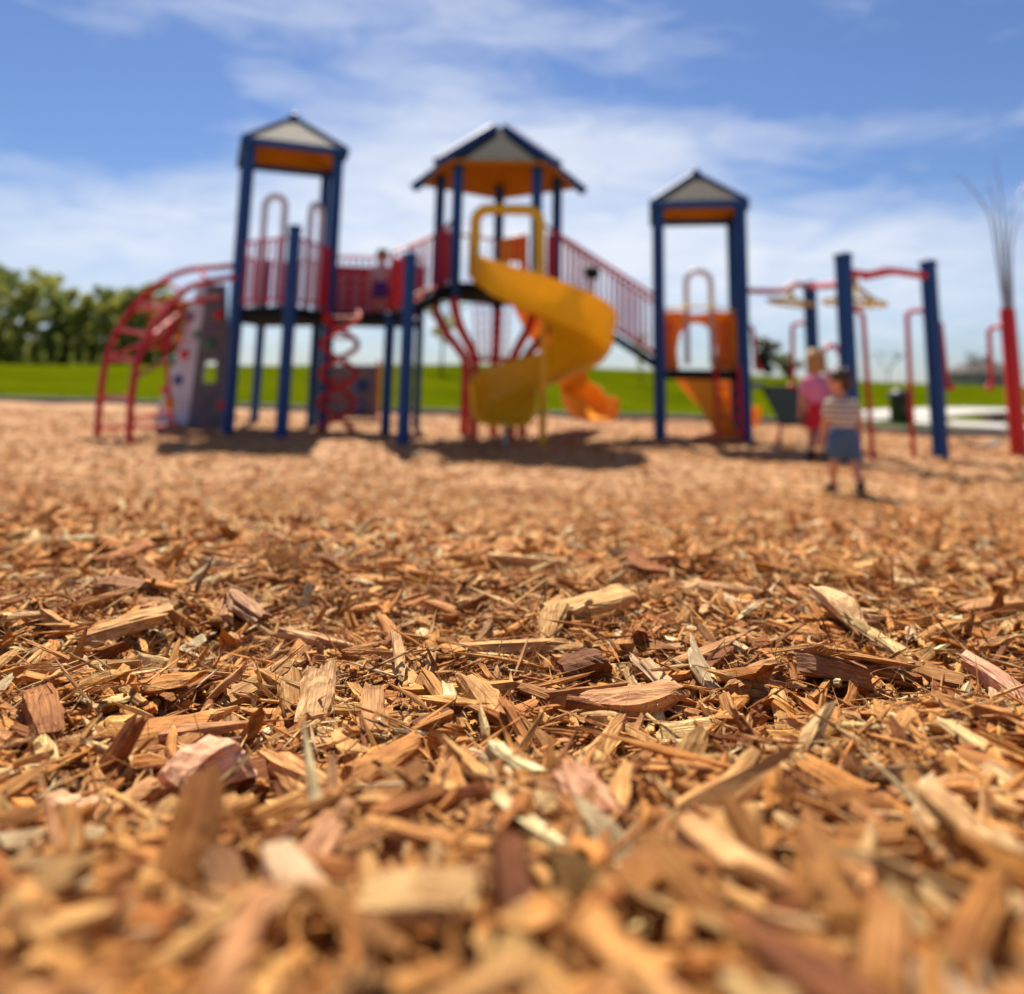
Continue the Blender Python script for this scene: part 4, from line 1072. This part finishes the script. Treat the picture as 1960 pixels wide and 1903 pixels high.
def child(label, base, H, yaw, top_m, bot_m, hair_m, hair_len, stride, arms, bottom='shorts', head_turn=0.0, shoe_m='shoe', lean=0.0, face=True):
    """arms: for left and right, (elbow, hand) offsets from the shoulder in units of H, x right, y forward, z up"""
    t = thing('person', label, 'person', base)
    Rz = Matrix.Rotation(yaw, 3, 'Z'); base = Vector(base)
    W = lambda x, y, z: base + Rz @ Vector((x * H, (y + lean * z) * H, z * H))
    L = []
    body = MB(); hip, knee, ank = .45, .255, .045
    legs = []
    for s_, st in ((-1, stride), (1, -stride)):
        h = W(s_ * .055, 0, hip); k = W(s_ * .06, st * .45 + .02, knee); a = W(s_ * .062, st, ank + (.03 if st < 0 else 0)); legs.append((h, k, a))
        limb(body, [h, h.lerp(k, .5), k, k.lerp(a, .35), a], [.062 * H, .053 * H, .038 * H, .037 * H, .026 * H])
        limb(body, [a, W(s_ * .066, st + .07, .022)], [.026 * H, .022 * H])
    sh = .715
    limb(body, [W(0, 0, hip - .01), W(0, 0, .54), W(0, 0, .62), W(0, 0, .70)], [.088 * H, .082 * H, .088 * H, .072 * H])
    limb(body, [W(-.095, 0, sh), W(0, 0, sh + .01), W(.095, 0, sh)], [.036 * H, .05 * H, .036 * H])
    limb(body, [W(0, 0, .72), W(0, .005, .80)], [.036 * H, .034 * H])
    Rh = Rz @ Matrix.Rotation(head_turn, 3, 'Z'); hc_ = W(0, .012, .895)
    hd = MB(); hd.ball((0, 0, .012 * H), .073 * H, .085 * H, .088 * H, 20); hd.ball((0, .022 * H, -.045 * H), .052 * H, .055 * H, .05 * H, 14)
    hd.ball((0, .088 * H, -.012 * H), .011 * H, .016 * H, .014 * H, 8)
    for s_ in (-1, 1): hd.ball((s_ * .075 * H, -.004 * H, -.01 * H), .010 * H, .018 * H, .026 * H, 8); hd.ball((s_ * .035 * H, .055 * H, -.03 * H), .024 * H, .022 * H, .024 * H, 8)
    body.add([hc_ + Rh @ Vector(v) for v in hd.v], hd.f)
    armpts = []
    for s_, (el, hn_) in zip((-1, 1), arms):
        s0_ = W(s_ * .105, 0, sh - .005); e = s0_ + Rz @ Vector(el) * H; h = s0_ + Rz @ Vector(hn_) * H; armpts.append((s0_, e, h))
        limb(body, [s0_, s0_.lerp(e, .5), e, e.lerp(h, .4), h], [.034 * H, .031 * H, .025 * H, .025 * H, .017 * H])
        d = (h - e).normalized(); sd_ = d.cross(Rz @ Vector((0, 1, 0))); sd_ = sd_.normalized() if sd_.length > .05 else Vector((1, 0, 0)); fw = sd_.cross(d).normalized()
        pm = h + d * .03 * H; limb(body, [h, pm], [.018 * H, .021 * H])
        for q in range(4):           # four fingers and a thumb, slightly curled
            o_ = (q - 1.5) * .0095 * H; b_ = pm + fw * o_ + d * .012 * H; ln_ = (.034, .040, .038, .028)[q] * H
            limb(body, [b_, b_ + d * ln_ * .5 + sd_ * -.003 * H * s_, b_ + d * ln_ * .9 - sd_ * .012 * H * s_], [.0062 * H, .0058 * H, .005 * H], 8)
        limb(body, [pm + fw * .012 * H - d * .012 * H, pm + fw * .030 * H + d * .008 * H, pm + fw * .034 * H + d * .026 * H], [.0075 * H, .0068 * H, .0055 * H], 8)
    remeshed('body', body, 'skin', t, .0052 * H, 3)
    sr = MB()
    limb(sr, [W(0, 0, .46), W(0, 0, .54), W(0, 0, .62), W(0, 0, .69)], [.102 * H, .096 * H, .100 * H, .084 * H], 18)
    limb(sr, [W(-.09, 0, sh), W(0, 0, sh + .008), W(.09, 0, sh)], [.046 * H, .056 * H, .046 * H])
    for s0_, e, h in armpts: limb(sr, [s0_, s0_.lerp(e, .62)], [.047 * H, .044 * H])
    remeshed('shirt', sr, top_m, t, .011 * H, 5)
    bt = MB()
    limb(bt, [W(0, 0, .50), W(0, 0, .44)], [.105 * H, .103 * H], 18)
    if bottom == 'shorts':
        for (h, k, a) in legs: limb(bt, [h, h.lerp(k, .4), h.lerp(k, .66)], [.080 * H, .077 * H, .075 * H])
    else:
        bt.tube([W(0, 0, .52), W(0, 0, .44), W(0, .005, .35), W(0, .01, .285)], [.095 * H, .112 * H, .128 * H, .140 * H], 20)
    remeshed('shorts' if bottom == 'shorts' else 'skirt', bt, bot_m, t, .011 * H, 5)
    for (h, k, a), s_, st in zip(legs, (-1, 1), (stride, -stride)):
        q = MB(); limb(q, [a + Vector((0, 0, .01 * H)), W(s_ * .064, st + .02, .03 + (.02 if st < 0 else 0)), W(s_ * .067, st + .075, .026)], [.036 * H, .037 * H, .032 * H]); q.tube([W(s_ * .062, st - .02, .012), W(s_ * .067, st + .08, .012)], .03 * H, 10)
        remeshed('shoe', q, shoe_m, t, .008 * H, 3)
    hm = MB(); hm.ball((0, -.012 * H, .034 * H), .084 * H, .092 * H, .082 * H, 20); hm.ball((0, -.045 * H, -.01 * H), .070 * H, .060 * H, .07 * H, 14)
    r2 = random.Random(len(label))
    for k in range(46):
        a = r2.uniform(0, 6.28); e_ = r2.uniform(-.1, 1.2); v = Vector((math.cos(a) * math.cos(e_) * .082, math.sin(a) * math.cos(e_) * .09 - .015, math.sin(e_) * .085 + .03)) * H
        if v.y > .05 * H and v.z < .05 * H: continue
        hm.ball(v, .017 * H, .017 * H, .02 * H, 6)
    if hair_len:
        for k in range(14):
            a = math.pi * (1.05 + .9 * k / 13); p = Vector((math.cos(a) * .074, math.sin(a) * .075 - .01, 0)) * H
            limb(hm, [p + Vector((0, 0, .02 * H)), p + Vector((0, -.005 * H, -hair_len * H * .5)), p * .92 + Vector((0, -.002 * H, -hair_len * H * r2.uniform(.8, 1.05)))], [.022 * H, .02 * H, .010 * H], 6)
    hm.v = [tuple(hc_ + Rh @ Vector(v)) for v in hm.v]; remeshed('hair', hm, hair_m, t, .009 * H, 2)
    for s_ in (-1, 1): q = MB(); q.ball(hc_ + Rh @ Vector((s_ * .030 * H, .079 * H, .006 * H)), .011 * H, .008 * H, .009 * H, 10); q.build('eye', 'eye', t)
    q = MB(); q.ball(hc_ + Rh @ Vector((0, .078 * H, -.048 * H)), .02 * H, .006 * H, .006 * H, 10); q.build('mouth', 'lip', t)
    return t


bb = g(1622, 946)
child('small boy in striped tan shirt and denim shorts walking away over the chips', bb, at(1612, 706, bb.y).z, R(10), 'stripe', 'denim', 'hairb', 0, .10,
      (((-.03, .03, -.15), (-.05, .08, -.28)), ((.04, -.03, -.15), (.05, .01, -.29))), 'shorts', R(45), lean=.03)
gb2 = g(1570, 880)
child('girl with blond hair in pink top and red skirt walking ahead of the boy', gb2, at(1570, 671, gb2.y).z, R(-6), 'pink', 'redcloth', 'hairy', .10, .045,
      (((-.04, .0, -.16), (-.05, .04, -.30)), ((.05, -.02, -.15), (.09, -.03, -.28))), 'skirt', R(-10), lean=.0)
db = Vector((at(727, 600, (Q.y + QB.y) / 2).x, (Q.y + QB.y) / 2, ZA - .003))
child('dark haired child in pale top and purple shorts standing on the bridge deck', db, at(727, 477, db.y).z - ZA, R(185), 'pale', 'purple', 'hairb', .05, .03,
      (((-.05, .02, -.14), (-.03, .10, -.24)), ((.05, .02, -.14), (.06, .08, -.26))), 'shorts', R(8))


# ------------------------------------------------------------------ trees, house
def leaves(n, cents, size, r):
    V = []; F = []
    for i in range(n):
        c, rad = cents[r.randrange(len(cents))]
        d = Vector((r.gauss(0, 1), r.gauss(0, 1), r.gauss(0, 1))).normalized() * rad * (r.random() ** .45); d.z *= .9
        p = c + d; u = Vector((r.gauss(0, 1), r.gauss(0, 1), r.gauss(0, .6))).normalized(); v = u.orthogonal(); s_ = size * r.uniform(.6, 1.4); b = len(V)
        V += [p - u * s_, p + v * s_ * .45, p + u * s_, p - v * s_ * .45]; F.append((b, b + 1, b + 2, b + 3))
    return V, F


def tree(name, base, H, crown_w, crown_from, label, m, group=None, n=2200, size=.22, seed=1, limbs=9):
    r = random.Random(seed); base = Vector(base); t = thing(name, label, 'tree', base, group)
    tr = MB(); pts = [base - Vector((0, 0, .3))]; 
    for k in range(1, 7): pts.append(base + Vector((r.gauss(0, .012) * H, r.gauss(0, .012) * H, H * .92 * k / 6)))
    tr.tube(pts, [H * .018 * (1 - .85 * k / 6) for k in range(7)], 8); cents = []
    for k in range(limbs):
        f = crown_from + (1 - crown_from) * (k + .5) / limbs; a = r.uniform(0, 6.28); i = min(5, int(f * .98 * 6)); p = pts[i].lerp(pts[i + 1], f * 6 * .98 - i if f * 6 * .98 - i < 1 else 1)
        wd = crown_w * math.sin(math.pi * min(.95, .25 + .72 * (1 - (f - crown_from) / (1 - crown_from)) ** .8)) * r.uniform(.6, 1.1)
        e = p + Vector((math.cos(a) * wd, math.sin(a) * wd, H * .10)); tr.tube([p, p.lerp(e, .5) + Vector((0, 0, -.02 * H)), e], [H * .007, H * .005, H * .002], 5)
        cents += [(e, crown_w * r.uniform(.25, .45)), (p.lerp(e, .55), crown_w * r.uniform(.22, .4))]
    cents.append((pts[-1], crown_w * .42)); tr.build('trunk', 'bark', t)
    V, F = leaves(n, cents, size, r); b = MB(); b.add(V, F); b.build('crown', m, t, smooth=False)
    return t


tx = [(-30, 520, 'leaf'), (18, 512, 'leafd'), (52, 545, 'leaf'), (88, 520, 'leaf'), (112, 560, 'leafd'), (140, 556, 'leaf'), (165, 562, 'leaf'), (192, 548, 'leafd'), (214, 572, 'leaf'), (243, 556, 'leaf'), (268, 548, 'leafd'), (295, 540, 'leaf'), (322, 560, 'leaf'), (-80, 505, 'leafd'), (345, 585, 'leaf'), (128, 585, 'leafd'), (35, 580, 'leafd'), (228, 592, 'leafd')]
tl = ['tall slim spring green tree in the row beyond the lawn', 'tall slim dark green tree in the row beyond the lawn']
for i, (px, py, m) in enumerate(tx):
    yy = 66 + (i * 7) % 13 + (6 if i > 14 else 0); top = at(px, py, yy); bz = float(lawn_z(np.array([top.x]), np.array([yy]))[0]) - .1
    tree('tree', (top.x, yy, bz), top.z - bz, (top.z - bz) * .19, .04, tl[0 if m == 'leaf' else 1], m, 'row of trees beyond the lawn', 3600, .17, 40 + i, 22)
ub = MB(); r = random.Random(3); cents = []
for k in range(60):
    px = -120 + k * 8.2; yy = 78 + r.uniform(0, 6); p = at(px, 690, yy); p.z = r.uniform(.8, 2.4); cents.append((p, r.uniform(.9, 1.7)))
V, F = leaves(9000, cents, .3, r); ub.add(V, F); o = ub.build('undergrowth', 'leafd', smooth=False)
tag(o, 'dark leafy undergrowth filling the foot of the tree row', 'undergrowth', kind='stuff')

p = at(845, 700, 34); bz = float(lawn_z(np.array([p.x]), np.array([34.]))[0])
tree('young_tree', (p.x, 34, bz), at(845, 560, 34).z - bz, .75, .35, 'thin young tree with sparse leaves seen between the red bent legs and the bridge', 'leaf', None, 260, .11, 77, 7)
p = at(1226, 700, 40); bz = float(lawn_z(np.array([p.x]), np.array([40.]))[0])
tree('young_tree', (p.x, 40, bz), at(1226, 655, 40).z - bz + .4, .5, .3, 'tiny young tree seen under the stair ramp on the lawn crest', 'leaf', None, 160, .1, 78, 6)
p = at(1466, 700, 48); bz = float(lawn_z(np.array([p.x]), np.array([48.]))[0])
tree('russet_tree', (p.x, 48, bz), at(1466, 650, 48).z - bz, 1.0, .15, 'small russet and green tree behind the right tower', 'leafr', None, 1100, .14, 79, 8)
p = at(1508, 700, 60); bz = float(lawn_z(np.array([p.x]), np.array([60.]))[0])
tree('bushy_tree', (p.x, 60, bz), at(1508, 682, 60).z - bz, 1.1, .08, 'low green bushy tree beside the russet tree', 'leafd', None, 1100, .16, 80, 8)
for px, py, lab in ((1848, 672, 'bare leafless tree standing by the far house'), (1700, 665, 'bare slender leafless tree far behind the litter bin')):
    yy = 120; p = at(px, 720, yy); H = at(px, py, yy).z; r = random.Random(px); t = thing('bare_tree', lab, 'tree', (p.x, yy, -.3)); tr = MB()
    def br(a, d, L, rad, n):
        b = a + d * L; tr.tube([a, b], [rad, rad * .65], 5)
        if n:
            for k in range(3): br(b, (d + Vector((r.gauss(0, .55), r.gauss(0, .55), r.uniform(0, .4)))).normalized(), L * .68, rad * .6, n - 1)
    br(Vector((p.x, yy, -.3)), Vector((0, 0, 1)), H * .40, .11, 4); tr.build('trunk', 'bark', t)

hp_ = at(1882, 740, 125); hx, hy = hp_.x, 125
t = thing('house', 'low distant house with a dark hipped roof on the horizon', 'house', (hx, hy, -.3))
hw_, hd_ = 3.4, 4.0
MB().box((hx, hy, 1.4), hw_ * 2, hd_ * 2, 3.4).build('wall', 'wall', t)
rf_ = MB(); e = [Vector((hx + a * (hw_ + .4), hy + b * (hd_ + .4), 3.1)) for a, b in ((-1, -1), (1, -1), (1, 1), (-1, 1))]; r0_, r1_ = Vector((hx - 1.6, hy, 5.2)), Vector((hx + 1.6, hy, 5.2))
rf_.add(e + [r0_, r1_], [(0, 1, 5, 4), (1, 2, 5), (2, 3, 4, 5), (3, 0, 4), (3, 2, 1, 0)]); rr = rf_.build('roof', 'tile', t, smooth=False)
MB().box((hx + .8, hy, 5.3), .6, .6, .9).build('chimney', 'wall', rr)
for k in (-2, 0, 2):
    wf = MB().box((hx + k, hy - hd_ - .03, 1.9), 1.1, .08, 1.1).build('window', 'white', t); MB().box((hx + k, hy - hd_ - .08, 1.9), .9, .03, .9).build('pane', 'glass', wf)

# grass blades along the near edge of the lawn
r = random.Random(9); V = []; F = []
for i in range(15000):
    x = r.uniform(-16, 9); y = yb(x) + .12 + abs(r.gauss(0, 1.2)); z = float(np.interp(x, [-80, 9], [.04, .04])); hgt = r.uniform(.03, .10); a = r.uniform(0, 6.28); b = len(V)
    dx, dy = math.cos(a) * .012, math.sin(a) * .012; V += [(x - dx, y - dy, z), (x + dx, y + dy, z), (x + r.gauss(0, .03), y + r.gauss(0, .03), z + hgt)]; F.append((b, b + 1, b + 2))
M['blade'] = leaf_mat('grass blade', (.05, .12, .01), (.14, .26, .015))
o = MB().add(V, F).build('grass', 'blade', smooth=False); tag(o, 'longer grass along the kerb at the edge of the lawn', 'grass', kind='stuff')
